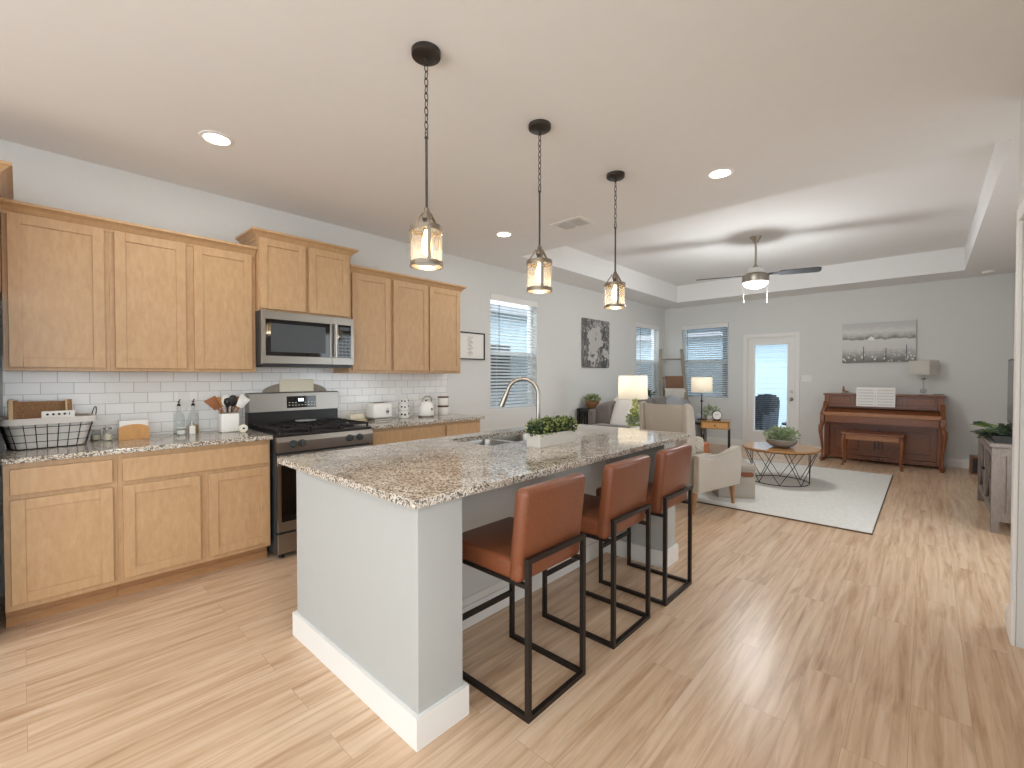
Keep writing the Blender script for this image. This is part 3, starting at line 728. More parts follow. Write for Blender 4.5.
# pendants
def pendant(x, y, label, fa):
    t = thing('pendant_light', label, 'pendant light', (x, y, H), 'lantern pendants over the island')
    B().lathe(x, y, [(0.001, H-0.028), (0.055, H-0.028), (0.063, H-0.022), (0.064, H-0.0005), (0.001, H-0.0005)], 28).out('canopy', 'bronze', t, 40)
    ch = B(); z = H-0.028; ch.cyl((x, y, z), (x, y, z-0.03), 0.008, 0.006, 10); z -= 0.026
    k = 0
    while z > 2.415:
        pts = []
        for i in range(12):
            a = 2*PI*i/12; u = 0.0085*math.cos(a); v = 0.019*math.sin(a)
            pts.append((x+u, y, z-0.017+v) if k % 2 else (x, y+u, z-0.017+v))
        ch.tube(pts, 0.0023, 6, closed=True); z -= 0.0315; k += 1
    ch.out('chain', 'bronze', t, 60)
    b = B(); b.cyl((x, y, 2.395), (x, y, 2.075), 0.0055, seg=10); b.tube([(x+0.009*math.cos(2*PI*i/12), y, 2.403+0.012*math.sin(2*PI*i/12)) for i in range(12)], 0.0022, 6, closed=True)
    b.superq((x, y, 2.392), (0.018, 0.018, 0.014), 1, 1, 10, 6); b.out('rod', 'bronze', t, 50)
    b = B()
    b.cyl((x, y, 2.082), (x, y, 2.048), 0.011, 0.020, 14); b.lathe(x, y, [(0.001, 2.036), (0.022, 2.036), (0.022, 2.048), (0.001, 2.048)], 14)
    b.lathe(x, y, [(0.0675, 1.978), (0.0725, 1.978), (0.0725, 2.000), (0.0675, 2.000), (0.0675, 1.978)], 32, cap=False)
    b.lathe(x, y, [(0.0675, 1.826), (0.0725, 1.826), (0.0725, 1.845), (0.0675, 1.845), (0.0675, 1.826)], 32, cap=False)
    for a in (fa, fa+2*PI/3, fa-2*PI/3):
        c_, s_ = math.cos(a), math.sin(a)
        b.bar((x+0.020*c_, y+0.018*s_, 2.066), (x+0.070*c_, y+0.070*s_, 2.000), 0.013, 0.004, up=(0, 0, 1))
        b.bar((x+0.0745*c_, y+0.0745*s_, 1.825), (x+0.0745*c_, y+0.0745*s_, 2.004), 0.016, 0.004, up=(c_, s_, 0))
        b.superq((x+0.078*c_, y+0.079*s_, 1.990), (0.01, 0.01, 0.01), 1, 1, 8, 6)
        b.superq((x+0.078*c_, y+0.078*s_, 1.835), (0.01, 0.01, 0.01), 1, 1, 8, 6)
    b.out('lantern_frame', 'brass', t, 40)
    B().lathe(x, y, [(0.0665, 1.828), (0.0665, 1.998)], 36, cap=False).out('glass_shade', 'lampglass', t, 60)
    B().cyl((x, y, 2.036), (x, y, 1.985), 0.016, 0.014, 12).out('socket', 'bronze', t, 40)
    B().lathe(x, y, [(0.001, 1.875), (0.012, 1.878), (0.020, 1.89), (0.023, 1.91), (0.020, 1.94), (0.013, 1.965), (0.010, 1.985), (0.001, 1.985)], 16).out('bulb', 'bulb', t, 80)
    point('pendant_glow', (x, y, 1.86), 1.6, (1.0, 0.84, 0.64), 0.02)
    return t
pendant(2.49, 1.225, 'bronze lantern pendant on a chain, nearest of the three over the island', -0.50)
pendant(2.49, 2.016, 'bronze lantern pendant on a chain, middle of the three over the island', -0.70)
pendant(2.49, 2.866, 'bronze lantern pendant on a chain, furthest of the three over the island', -0.80)

# ceiling fan
fx, fy = 2.531, 6.248
t = thing('ceiling_fan', 'brushed nickel ceiling fan with a lit bowl under the tray ceiling', 'ceiling fan', (fx, fy, H2))
B().lathe(fx, fy, [(0.001, H2-0.075), (0.022, H2-0.075), (0.028, H2-0.06), (0.065, H2-0.01), (0.068, H2-0.0005), (0.001, H2-0.0005)]).out('canopy', 'nickel', t, 40)
B().cyl((fx, fy, H2-0.07), (fx, fy, 2.70), 0.0125, seg=12).out('downrod', 'nickel', t, 40)
b = B(); b.lathe(fx, fy, [(0.014, 2.745), (0.035, 2.70), (0.035, 2.69), (0.001, 2.69)][::-1]); b.out('yoke', 'nickel', t, 40)
B().lathe(fx, fy, [(0.001, 2.60), (0.085, 2.60), (0.090, 2.615), (0.090, 2.675), (0.075, 2.69), (0.001, 2.69)]).out('motor_housing', 'fixture', t, 40)
B().lathe(fx, fy, [(0.001, 2.515), (0.148, 2.515), (0.152, 2.525), (0.152, 2.60), (0.13, 2.622), (0.001, 2.622)], 32).out('light_kit', 'nickel', t, 40)
B().lathe(fx, fy, [(0.001, 2.44), (0.05, 2.443), (0.10, 2.462), (0.135, 2.49), (0.145, 2.513), (0.001, 2.513)], 32).out('glass_bowl', 'fanglow', t, 60)
for dx_, dy_ in ((-0.11, -0.10), (0.11, 0.10)):
    b = B(); b.cyl((fx+dx_, fy+dy_, 2.515), (fx+dx_, fy+dy_, 2.29), 0.0016, seg=6); b.cyl((fx+dx_, fy+dy_, 2.295), (fx+dx_, fy+dy_, 2.265), 0.005, 0.007, 8)
    b.out('pull_chain', 'nickel', t, 40)
ang0 = 0.7434
for a, pitch in ((ang0-0.46, 0.22), (ang0-0.46+PI, 0.22)):
    b = B()
    poly = [(0.10, -0.018), (0.24, -0.028), (0.28, -0.062), (0.65, -0.072), (0.685, -0.05), (0.69, 0.0), (0.685, 0.05), (0.65, 0.066), (0.28, 0.056), (0.24, 0.028), (0.10, 0.018)]
    b.prism(poly, 'z', -0.005, 0.005)
    b.xf(Matrix.Translation((fx, fy, 2.61)) @ Matrix.Rotation(a, 4, 'Z') @ Matrix.Rotation(-pitch, 4, 'X'))
    b.out('blade', 'darkgrey', t)
point('fan_lamp', (fx, fy, 2.34), 50, (0.97, 0.99, 1.0), 0.12)

# ------------------------------------------------------------------ kitchen cabinets
def shaker(b, x, y0, y1, z0, z1, t=0.02, fr=0.055, rec=0.008):
    """recessed panel door whose front face is at x (facing +x)"""
    b.box(x-t, x, y0, y0+fr, z0, z1, 0.0015, 1); b.box(x-t, x, y1-fr, y1, z0, z1, 0.0015, 1)
    b.box(x-t, x, y0+fr, y1-fr, z0, z0+fr, 0.0015, 1); b.box(x-t, x, y0+fr, y1-fr, z1-fr, z1, 0.0015, 1)
    b.box(x-t, x-rec, y0+fr, y1-fr, z0+fr, z1-fr)
    return b
def crown_profile(x, z):
    return [(x-0.02, z-0.02), (x+0.004, z-0.02), (x+0.008, z-0.004), (x+0.030, z+0.022), (x+0.046, z+0.034), (x+0.052, z+0.037), (x+0.052, z+0.052), (x-0.02, z+0.052)]
def crown(b, x, y0, y1, z, left=False, right=False):
    """crown mitred round the front and open sides"""
    prof = crown_profile(0, 0)
    path = []
    if left: path.append((0.012, y0, 0, -1))
    path.append((x, y0, 1, -1 if left else 0)); path.append((x, y1, 1, 1 if right else 0))
    if right: path.append((0.012, y1, 0, 1))
    rings = []
    for (px, py, ox, oy) in path:
        rings.append([b.bm.verts.new((px+ox*u, py+oy*u, z+v)) for u, v in prof])
    n = len(prof)
    for i in range(len(rings)-1):
        for k in range(n): b.bm.faces.new((rings[i][k], rings[i][(k+1) % n], rings[i+1][(k+1) % n], rings[i+1][k]))
    b.bm.faces.new(rings[0]); b.bm.faces.new(rings[-1][::-1])
    return b
def upper(label, y0, y1, z0, z1, xf, doors, dz0, dz1, cl=False, cr=False):
    t = thing('wall_cabinet', label, 'cabinet', (0, (y0+y1)/2, z0), 'maple wall cabinets')
    B().box(0.002, xf-0.021, y0+0.0005, y1-0.0005, z0, z1).out('body', 'maple', t)
    for (a, c_) in doors: shaker(B(), xf, a, c_, dz0, dz1).out('door', 'maple', t)
    return t
ZU0, ZU1 = 1.372, 2.285
upper('tall maple wall cabinet with one wide door, leftmost above the wire basket', -0.065, 0.387, ZU0, ZU1, 0.325, [(-0.044, 0.363)], 1.392, 2.262)
upper('maple wall cabinet with two doors left of the microwave', 0.387, 1.232, ZU0, ZU1, 0.325, [(0.411, 0.786), (0.833, 1.205)], 1.392, 2.262)
upper('short maple wall cabinet with two doors above the microwave', 1.236, 1.990, 1.845, 2.42, 0.375, [(1.245, 1.590), (1.618, 1.966)], 1.863, 2.403)
upper('narrow maple wall cabinet with one door right of the microwave', 1.995, 2.432, 1.372, ZU1+0.01, 0.325, [(2.022, 2.415)], 1.396, 2.272)
upper('maple wall cabinet with two doors at the right end of the run', 2.432, 3.312, 1.372, ZU1+0.01, 0.325, [(2.450, 2.862), (2.882, 3.295)], 1.396, 2.272)
tag(crown(B(), 0.305, -0.066, 1.232, ZU1-0.012).out('crown_molding', 'maple'), 'maple crown moulding along the top of the left wall cabinets', 'moulding')
tag(crown(B(), 0.355, 1.236, 1.990, 2.408, True, True).out('crown_molding', 'maple'), 'maple crown moulding on the raised cabinet above the microwave', 'moulding')
tag(crown(B(), 0.305, 1.994, 3.312, ZU1-0.002, False, True).out('crown_molding', 'maple'), 'maple crown moulding along the top of the right wall cabinets', 'moulding')
# refrigerator and its cabinet, at the left edge
t = thing('refrigerator', 'dark steel refrigerator at the left end of the counter', 'refrigerator', (0.4, -0.56, 0))
B().box(0.03, 0.72, -1.03, -0.12, 0.02, 1.76, 0.004, 1).out('body', 'darkgrey', t)
b = B(); b.box(0.725, 0.79, -1.03, -0.578, 0.72, 1.755, 0.008); b.out('door', 'darkgrey', t)
b = B(); b.box(0.725, 0.79, -0.572, -0.12, 0.72, 1.755, 0.008); b.out('door', 'darkgrey', t)
b = B(); b.box(0.725, 0.79, -1.03, -0.12, 0.06, 0.71, 0.008); b.out('drawer', 'darkgrey', t)
t = thing('refrigerator_cabinet', 'deep maple cabinet above the refrigerator at the left edge', 'cabinet', (0.3, -0.58, 1.8))
B().box(0.002, 0.60, -1.08, -0.068, 1.80, 2.40).out('body', 'maple', t)
shaker(B(), 0.622, -1.06, -0.59, 1.82, 2.36).out('door', 'maple', t); shaker(B(), 0.622, -0.56, -0.09, 1.82, 2.36).out('door', 'maple', t)
crown(B(), 0.605, -1.08, -0.068, 2.385, False, True).out('crown_molding', 'maple', t)

def base_cab(label, y0, y1, drawers, doors, group='maple base cabinets'):
    t = thing('base_cabinet', label, 'cabinet', (0.3, (y0+y1)/2, 0), group)
    b = B(); b.box(0.002, 0.609, y0+0.0005, y1-0.0005, 0.105, 0.883); b.out('body', 'maple', t)
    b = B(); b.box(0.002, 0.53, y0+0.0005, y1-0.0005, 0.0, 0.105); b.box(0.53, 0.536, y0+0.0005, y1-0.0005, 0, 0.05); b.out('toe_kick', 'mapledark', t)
    for a, c_, z0, z1 in drawers: B().box(0.610, 0.630, a, c_, z0, z1, 0.003, 2).out('drawer', 'maple', t)
    for a, c_, z0, z1 in doors: shaker(B(), 0.630, a, c_, z0, z1).out('door', 'maple', t)
    return t
base_cab('maple base cabinet with one drawer and one wide door under the wire basket', -0.07, 0.380, [(-0.047, 0.357, 0.716, 0.853)], [(-0.047, 0.357, 0.138, 0.690)])
base_cab('maple base cabinet with one wide drawer over two doors left of the range', 0.380, 1.222, [(0.401, 1.212, 0.716, 0.853)], [(0.401, 0.789, 0.138, 0.690), (0.835, 1.212, 0.138, 0.690)])
base_cab('maple base cabinet right of the range with a wide drawer front', 2.022, 2.842, [(2.040, 2.832, 0.716, 0.853)], [(2.040, 2.425, 0.138, 0.690), (2.445, 2.832, 0.138, 0.690)])
base_cab('narrow maple base cabinet at the right end of the wall run', 2.842, 3.322, [(2.852, 3.306, 0.716, 0.853)], [(2.852, 3.306, 0.138, 0.690)])
def slab(b, x0, x1, y0, y1): return b.box(x0, x1, y0, y1, 0.884, 0.914, 0.003, 2)
tag(slab(B(), 0.002, 0.648, -0.075, 1.232).out('countertop', 'granite'), 'speckled granite countertop left of the range', 'countertop')
tag(slab(B(), 0.002, 0.648, 2.010, 3.36).out('countertop', 'granite'), 'speckled granite countertop right of the range', 'countertop')
o = B().box(0.0005, 0.0075, -0.075, 3.37, 0.9142, 1.46).out('backsplash', 'tile', origin=False)
tag(o, 'white subway tile backsplash between the counters and the wall cabinets', 'backsplash'); o['kind'] = 'structure'
# outlets on the backsplash
def outlet(name, label, cat, y, z, x=0.0078, holes=True):
    t = thing(name, label, cat, (x, y, z))
    B().box(x, x+0.004, y-0.036, y+0.036, z-0.058, z+0.058, 0.0015, 1).out('cover_plate', 'fixture', t)
    for dz in (-0.024, 0.024): B().box(x+0.0041, x+0.006, y-0.017, y+0.017, z+dz-0.015, z+dz+0.015, 0.001, 1).out('socket', 'trim', t)
    return t
outlet('power_outlet', 'white power outlet on the backsplash behind the glass bottles', 'outlet', 0.83, 1.165)
outlet('power_outlet', 'white power outlet on the backsplash above the toaster', 'outlet', 2.70, 1.15)
# corner tile trim
struct(B().box(0.0005, 0.0095, 3.371, 3.379, 0.9142, 1.46).out('trim_1', 'trim', origin=False))

# ------------------------------------------------------------------ microwave
t = thing('microwave', 'stainless over-the-range microwave under the raised cabinet', 'microwave', (0.2, 1.61, 1.425))
B().box(0.002, 0.375, 1.238, 1.988, 1.425, 1.843).out('body', 'darkgrey', t)
b = B(); x0, x1 = 0.376, 0.410
b.box(x0, x1, 1.238, 1.790, 1.780, 1.843, 0.003); b.box(x0, x1, 1.238, 1.790, 1.437, 1.500, 0.003); b.box(x0, x1, 1.238, 1.268, 1.500, 1.780); b.box(x0, x1, 1.774, 1.790, 1.500, 1.780)
b.out('door', 'steel', t)
b = B(); b.box(x0, x1-0.002, 1.268, 1.774, 1.500, 1.780); b.out('door_window', 'blackglass', t)
b = B(); b.box(0.4085, 0.4095, 1.305, 1.735, 1.530, 1.750); b.out('window_mesh', 'darkgrey', t)
b = B(); b.cyl((0.440, 1.815, 1.50), (0.440, 1.815, 1.785), 0.011, seg=12)
for z in (1.52, 1.765): b.cyl((0.405, 1.815, z), (0.440, 1.815, z), 0.007, seg=8)
b.out('handle', 'steel', t, 40)
b = B(); b.box(x0, x1, 1.792, 1.988, 1.780, 1.843, 0.003); b.box(x0, x1, 1.792, 1.988, 1.437, 1.500, 0.003); b.box(x0, x1, 1.792, 1.843, 1.5, 1.78); b.box(x0, x1, 1.962, 1.988, 1.5, 1.78)
b.out('panel_frame', 'steel', t)
cp = B().box(x0, x1-0.001, 1.843, 1.962, 1.500, 1.780).out('control_panel', 'blackglass', t)
for r_ in range(7):
    for c_ in range(3):
        B().box(0.4092, 0.4105, 1.855+c_*0.034, 1.878+c_*0.034, 1.515+r_*0.029, 1.530+r_*0.029).out('button', 'darkgrey', cp)
B().box(0.4092, 0.4105, 1.858, 1.948, 1.735, 1.762).out('display', 'darkgrey', cp)
b = B(); b.box(0.10, 0.40, 1.26, 1.96, 1.413, 1.4248); b.out('bottom_grille', 'black', t)

# ------------------------------------------------------------------ range
y0, y1 = 1.239, 1.999
t = thing('gas_range', 'stainless gas range with black cast iron grates between the counters', 'stove', (0.34, 1.62, 0))
B().box(0.03, 0.655, y0+0.001, y1-0.001, 0.045, 0.895).out('body', 'darkgrey', t)
b = B(); b.box(0.03, 0.685, y0, y1, 0.896, 0.918, 0.004); b.out('cooktop', 'black', t)
b = B(); b.prism([(0.656, 0.785), (0.700, 0.785), (0.700, 0.86), (0.685, 0.895), (0.656, 0.895)], 'y', y0, y1); b.out('control_panel', 'steel', t)
for y in (1.350, 1.413, 1.790, 1.878):
    k = B(); k.cyl((0.700, y, 0.843), (0.712, y, 0.843), 0.028, 0.027, 20); k.cyl((0.712, y, 0.843), (0.738, y, 0.843), 0.021, 0.017, 18); k.box(0.738, 0.742, y-0.004, y+0.004, 0.828, 0.858)
    k.out('knob', 'darkgrey', t, 40)
d = B(); d.box(0.656, 0.690, y0+0.004, y1-0.004, 0.205, 0.275, 0.003); d.box(0.656, 0.690, y0+0.004, y1-0.004, 0.69, 0.765, 0.003); d.box(0.656, 0.690, y0+0.004, y0+0.03, 0.275, 0.69); d.box(0.656, 0.690, y1-0.03, y1-0.004, 0.275, 0.69)
d = d.out('oven_door', 'steel', t)
B().box(0.656, 0.6915, y0+0.031, y1-0.031, 0.276, 0.689).out('oven_window', 'blackglass', d)
h = B(); h.cyl((0.735, y0+0.04, 0.735), (0.735, y1-0.04, 0.735), 0.011, seg=12)
for y in (y0+0.08, y1-0.08): h.cyl((0.688, y, 0.735), (0.735, y, 0.735), 0.008, seg=8)
h.out('oven_handle', 'steel', d, 40)
B().box(0.656, 0.690, y0+0.004, y1-0.004, 0.045, 0.190, 0.003).out('storage_drawer', 'steel', t)
for (x, y) in ((0.08, y0+0.05), (0.08, y1-0.05), (0.62, y0+0.05), (0.62, y1-0.05)): B().cyl((x, y, 0), (x, y, 0.046), 0.018, seg=10).out('foot', 'black', t)
g = B(); g.prism([(0.012, 0.919), (0.085, 0.919), (0.085, 1.045), (0.012, 1.045)], 'y', y0+0.002, y1-0.002); g.out('backguard_vent', 'black', t)
g = B(); g.prism([(0.012, 1.046), (0.110, 1.046), (0.098, 1.195), (0.085, 1.203), (0.012, 1.203)], 'y', y0+0.002, y1-0.002, 0.002, 1); g = g.out('backguard', 'steel', t)
tilt = Matrix.Translation((0.108, 1.66, 1.118)) @ Matrix.Rotation(-0.08, 4, 'Y')
b = B(); b.box(-0.004, 0.0005, -0.125, 0.125, -0.05, 0.05, 0.002, 1, tilt); g2 = b.out('clock_panel', 'blackglass', g)
b = B(); b.box(0.0006, 0.0016, -0.030, 0.015, 0.005, 0.03, mat=tilt); b.out('display', 'display', g)
b = B()
for i in range(9):
    for j in (-0.03, -0.008):
        if 2 < i < 5 and j > -0.02: continue
        b.box(0.0006, 0.0014, -0.112+i*0.027, -0.098+i*0.027, j, j+0.006, mat=tilt)
b.out('button_row', 'steel', g)
for k, (a, c_) in enumerate(((y0+0.015, 1.492), (1.496, 1.742), (1.746, y1-0.015))):
    b = B(); z = 0.948
    b.bar((0.13, a+0.01, z), (0.66, a+0.01, z), 0.012, 0.014); b.bar((0.13, c_-0.01, z), (0.66, c_-0.01, z), 0.012, 0.014)
    for x in (0.13, 0.395, 0.66): b.bar((x, a+0.004, z), (x, c_-0.004, z), 0.012, 0.014)
    for x in (0.22, 0.30, 0.48, 0.57): b.bar((x, a+0.01, z), (x, a+0.085, z), 0.010, 0.014); b.bar((x, c_-0.085, z), (x, c_-0.01, z), 0.010, 0.014)
    m_ = (a+c_)/2
    for xx in ((0.14, 0.22), (0.30, 0.395), (0.395, 0.48), (0.57, 0.65)): b.bar((xx[0], m_, z), (xx[1], m_, z), 0.010, 0.014)
    for x in (0.13, 0.66):
        for y in (a+0.012, c_-0.012): b.box(x-0.006, x+0.006, y-0.006, y+0.006, 0.9185, 0.945)
    b.out('grate', 'castiron', t)
for (x, y) in ((0.26, 1.37), (0.53, 1.37), (0.395, 1.619), (0.26, 1.87), (0.53, 1.87)):
    B().lathe(x, y, [(0.045, 0.9185), (0.045, 0.926), (0.035, 0.928), (0.035, 0.936), (0.001, 0.937)]).out('burner', 'castiron', t, 40)
# things on the range
t = tag(B().lathe(0.20, 1.655, [(0.001, 0.9555), (0.05, 0.9555), (0.085, 0.960), (0.088, 0.965), (0.05, 0.963), (0.001, 0.962)], 28, 0.75, 1).out('spoon_rest', 'white', smooth=60), 'oval white ceramic spoon rest on the back of the stove', 'spoon rest')
b = B(); b.box(-0.008, 0.008, -0.15, 0.15, 0, 0.36, 0.006); b.xf(Matrix.Translation((0.033, 1.655, 0.945)) @ Matrix.Rotation(0, 4, 'Y'))
# (the board stands on the range deck behind the guard, leaning on the tile)
b2 = B(); b2.box(0.015, 0.031, 1.506, 1.800, 1.2035, 1.315, 0.005)
b.bm.free()
tag(b2.out('cutting_board', 'cream'), 'cream cutting board standing on the stove backguard', 'cutting board')
b = B(); b.prism([(1.65+0.275*math.cos(a), 1.2035+0.085*math.sin(a)) for a in [PI*i/16 for i in range(17)]], 'x', 0.009, 0.0145)
tag(b.out('round_tray', 'ladder'), 'grey wooden round tray leaning behind the cream board', 'tray')

# ------------------------------------------------------------------ counter things, left of the range
Z = 0.9142
def lat(name, mat, parent, cx, cy, prof, seg=24, **k): return B().lathe(cx, cy, prof, seg, **k).out(name, mat, parent, 50)
# wire basket
t = thing('wire_basket', 'black wire basket with a white cloth liner at the left end of the counter', 'basket', (0, 0, 0))
HB = 0.180
def bring(z, ins=0.0):
    k = z/HB; return 0.115+0.030*k-ins, 0.160+0.040*k-ins
def rrect(hx, hy, z, r=0.055, n=6):
    pts = []
    for (cx_, cy_, a0) in ((hx-r, hy-r, 0), (-hx+r, hy-r, PI/2), (-hx+r, -hy+r, PI), (hx-r, -hy+r, 1.5*PI)):
        for i in range(n): a = a0+i*PI/2/(n-1); pts.append((cx_+r*math.cos(a), cy_+r*math.sin(a), z))
    return pts
b = B()
for z in (0.003, 0.043, 0.086, 0.128, 0.160): b.tube(rrect(*bring(z), z), 0.0018, 6, closed=True)
for u in (-0.105, -0.063, -0.021, 0.021, 0.063, 0.105):
    for s in (-1, 1):
        h0 = bring(0.003); h1 = bring(0.170); b.tube([(s*h0[0], u, 0.003), (s*h1[0], u*1.2, 0.170)], 0.002, 6)
for u in (-0.055, -0.018, 0.018, 0.055):
    for s in (-1, 1): h0 = bring(0.003); h1 = bring(0.170); b.tube([(u, s*h0[1], 0.003), (u*1.2, s*h1[1], 0.170)], 0.002, 6)
for sx_ in (-1, 1):
    for sy_ in (-1, 1):
        h0 = bring(0.003); h1 = bring(0.170); q = 0.0161; b.tube([(sx_*(h0[0]-q), sy_*(h0[1]-q), 0.003), (sx_*(h1[0]-q), sy_*(h1[1]-q), 0.170)], 0.002, 6)
b.out('wire_frame', 'blackmetal', t, 60)
b = B(); pts = [rrect(*bring(z, 0.006), z) for z in (0.006, 0.06, 0.13, 0.176)] ; pts += [rrect(bring(0.176)[0]+0.006, bring(0.176)[1]+0.006, 0.182), rrect(bring(0.176)[0]+0.009, bring(0.176)[1]+0.009, 0.146)]
rg = [[b.bm.verts.new(p) for p in ring] for ring in pts]
for i in range(len(rg)-1):
    for k in range(len(rg[0])): b.bm.faces.new((rg[i][k], rg[i][(k+1) % len(rg[0])], rg[i+1][(k+1) % len(rg[0])], rg[i+1][k]))
b.bm.faces.new(rg[0][::-1]); b.out('cloth_liner', 'pillow', t, 60)
for s in (-1, 1):
    b = B(); b.tube([(0.045*math.cos(a), s*(0.208+0.012*math.sin(a)), 0.165+0.065*math.sin(a)) for a in [PI*i/12 for i in range(13)]], 0.003, 7); b.out('handle', 'blackmetal', t, 60)
BAS = Matrix.Translation((0.185, 0.108, Z)) @ Matrix.Rotation(0.13, 4, 'Z')
t.location = (0.185, 0.108, Z); t.rotation_euler[2] = 0.13
# wooden crate and card in the basket (world space, rested on the liner)
t = thing('wooden_crate', 'small weathered wooden crate tipped inside the wire basket', 'crate', (0, 0, 0))
b = B(); b.box(-0.125, 0.125, -0.006, 0.006, 0.0, 0.16); b.box(-0.125, -0.105, -0.05, -0.006, 0, 0.16); b.box(0.105, 0.125, -0.05, -0.006, 0, 0.16); b.box(-0.105, 0.105, -0.05, -0.006, 0, 0.016)
b.out('body', 'oldwood', t)
B().box(-0.145, -0.1255, -0.06, 0.008, 0, 0.165, 0.003).out('edge_rail', 'palewood', t); B().box(0.095, 0.104, -0.0505, -0.042, 0.016, 0.16).out('edge_rail', 'palewood', t)
t.location = (0.165, 0.090, Z+0.115); t.rotation_euler = (-0.25, 0, PI/2+0.05)
t = thing('wooden_sign', 'small white block sign with dark letters in the wire basket', 'sign', (0, 0, 0))
B().box(-0.072, 0.072, -0.010, 0.010, 0.0, 0.045, 0.002).out('block', 'white', t)
b = B()
for i, u in enumerate((-0.047, -0.022, 0.003, 0.027)): b.lathe(u, -0.0105, [(0.001, 0.027), (0.0075, 0.027)], 12); 
b.bm.clear()
for u in (-0.047, -0.022, 0.003, 0.027):
    b.cyl((u, -0.0102, 0.026), (u, -0.0115, 0.026), 0.0065, seg=12)
b.box(0.046, 0.050, -0.0115, -0.0102, 0.018, 0.034)
b.out('lettering', 'ink', t)
t.location = (0.262, 0.150, Z+0.172); t.rotation_euler = (0.0, 0, PI/2+0.13)
# small glass jar
def jar(x, y, label, r=0.026, h=0.075, filler='oil', name='glass_jar', fill=0.5, lid='nickel'):
    t = thing(name, label, 'jar', (x, y, Z))
    lat('glass_body', 'crystal', t, x, y, [(r*0.9, Z), (r, Z+0.006), (r, Z+h*0.8), (r*0.85, Z+h*0.88)], cap=True)
    if filler: lat('contents', filler, t, x, y, [(r*0.82, Z+0.004), (r*0.9, Z+0.008), (r*0.9, Z+h*fill), (0.001, Z+h*fill)])
    lat('lid', lid, t, x, y, [(r*0.9, Z+h*0.89), (r*0.95, Z+h*0.9), (r*0.95, Z+h), (0.001, Z+h)])
    return t
jar(0.13, 0.385, 'small glass jar with metal lid beside the napkin holder', 0.024, 0.085, 'cream')
jar(0.06, 0.335, 'small clear jar against the backsplash behind the wire basket', 0.024, 0.07, 'cream')
# napkin holder
t = thing('napkin_holder', 'bamboo napkin holder filled with white napkins against the backsplash', 'napkin holder', (0.15, 0.515, Z))
arch = [(-0.080, 0.0), (0.080, 0.0), (0.080, 0.072)] + [(0.080*math.cos(a), 0.072+0.030*math.sin(a)) for a in [PI*i/12 for i in range(1, 12)]] + [(-0.080, 0.072)]
for nm, xx in (('front_panel', 0.176), ('back_panel', 0.112)):
    b = B(); b.prism([(0.515+u, Z+v) for u, v in arch], 'x', xx, xx+0.008, 0.001, 1); b.out(nm, 'bamboo', t)
B().box(0.121, 0.175, 0.440, 0.590, Z, Z+0.008).out('base', 'bamboo', t)
tag(B().box(0.1225, 0.1735, 0.438, 0.592, Z+0.0085, Z+0.128, 0.004).out('napkin_stack', 'paper'), 'stack of white paper napkins in the bamboo holder', 'napkins')
# glass oil bottles with pourers
def bottle(x, y, label, oil):
    t = thing('oil_bottle', label, 'bottle', (x, y, Z), 'glass pourer bottles')
    lat('glass_body', 'crystal', t, x, y, [(0.033, Z), (0.035, Z+0.006), (0.035, Z+0.11), (0.030, Z+0.14), (0.013, Z+0.17), (0.012, Z+0.205)])
    if oil: lat('oil', 'oil', t, x, y, [(0.032, Z+0.004), (0.032, Z+oil), (0.001, Z+oil)])
    b = B(); b.cyl((x, y, Z+0.206), (x, y, Z+0.222), 0.013, 0.009, 10); b.tube([(x, y, Z+0.222), (x, y, Z+0.24), (x+0.008, y+0.006, Z+0.255)], 0.0035, 6); b.superq((x, y, Z+0.235), (0.018, 0.018, 0.008), 1, 1, 8, 6)
    b.out('pourer', 'blackmetal', t, 50)
bottle(0.060, 0.788, 'tall glass pourer bottle against the backsplash, left of the pair', 0)
bottle(0.060, 0.876, 'tall glass pourer bottle with golden oil, right of the pair', 0.06)
jar(0.135, 0.785, 'low square white salt jar in front of the left pourer bottle', 0.030, 0.055, 'white', fill=0.6, lid='white')
t = thing('salt_shaker', 'slim white shaker between the two pourer bottles', 'shaker', (0.135, 0.852, Z))
B().box(0.116, 0.154, 0.834, 0.870, Z, Z+0.062, 0.004).out('body', 'white', t)
B().cyl((0.135, 0.852, Z+0.0625), (0.135, 0.852, Z+0.088), 0.015, 0.011, 12).out('cap', 'nickel', t, 40)
# utensil crock
cx_, cy_ = 0.19, 1.075
t = thing('utensil_crock', 'white ceramic utensil crock beside the range', 'crock', (cx_, cy_, Z))
B().box(cx_-0.05, cx_+0.05, cy_-0.062, cy_+0.062, Z, Z+0.145, 0.012, 3).out('pot', 'white', t, 40)
b = B(); b.box(cx_-0.046, cx_+0.046, cy_-0.058, cy_+0.058, Z+0.1455, Z+0.147, 0.006); b.out('inner_rim', 'ladder', t)
def utensil(name, label, mat, dx, dy, lean, kind, L=0.16):
    t = thing(name, label, 'utensil', (0, 0, 0), 'utensils in the white crock')
    B().cyl((0, 0, 0), (0, 0, L*0.62), 0.006, seg=8).out('handle', 'redwood' if mat != 'black' else 'black', t, 50)
    h = B()
    if kind == 'spoon': h.superq((0, 0, L*0.62+0.035), (0.022, 0.062, 0.090), 0.9, 1, 14, 10)
    elif kind == 'spatula': h.prism([(-0.024, L*0.62), (0.024, L*0.62), (0.042, L*0.62+0.09), (-0.042, L*0.62+0.10)], 'x', -0.004, 0.004, 0.001, 1)
    else: h.lathe(0, 0, [(0.004, L*0.6), (0.012, L*0.62+0.01), (0.026, L*0.62+0.045), (0.022, L*0.62+0.07), (0.001, L*0.62+0.08)], 12)
    h.out('head', mat, t, 60)
    t.location = (cx_+dx, cy_+dy, Z+0.1475); t.rotation_euler = (lean[0], lean[1], 0)
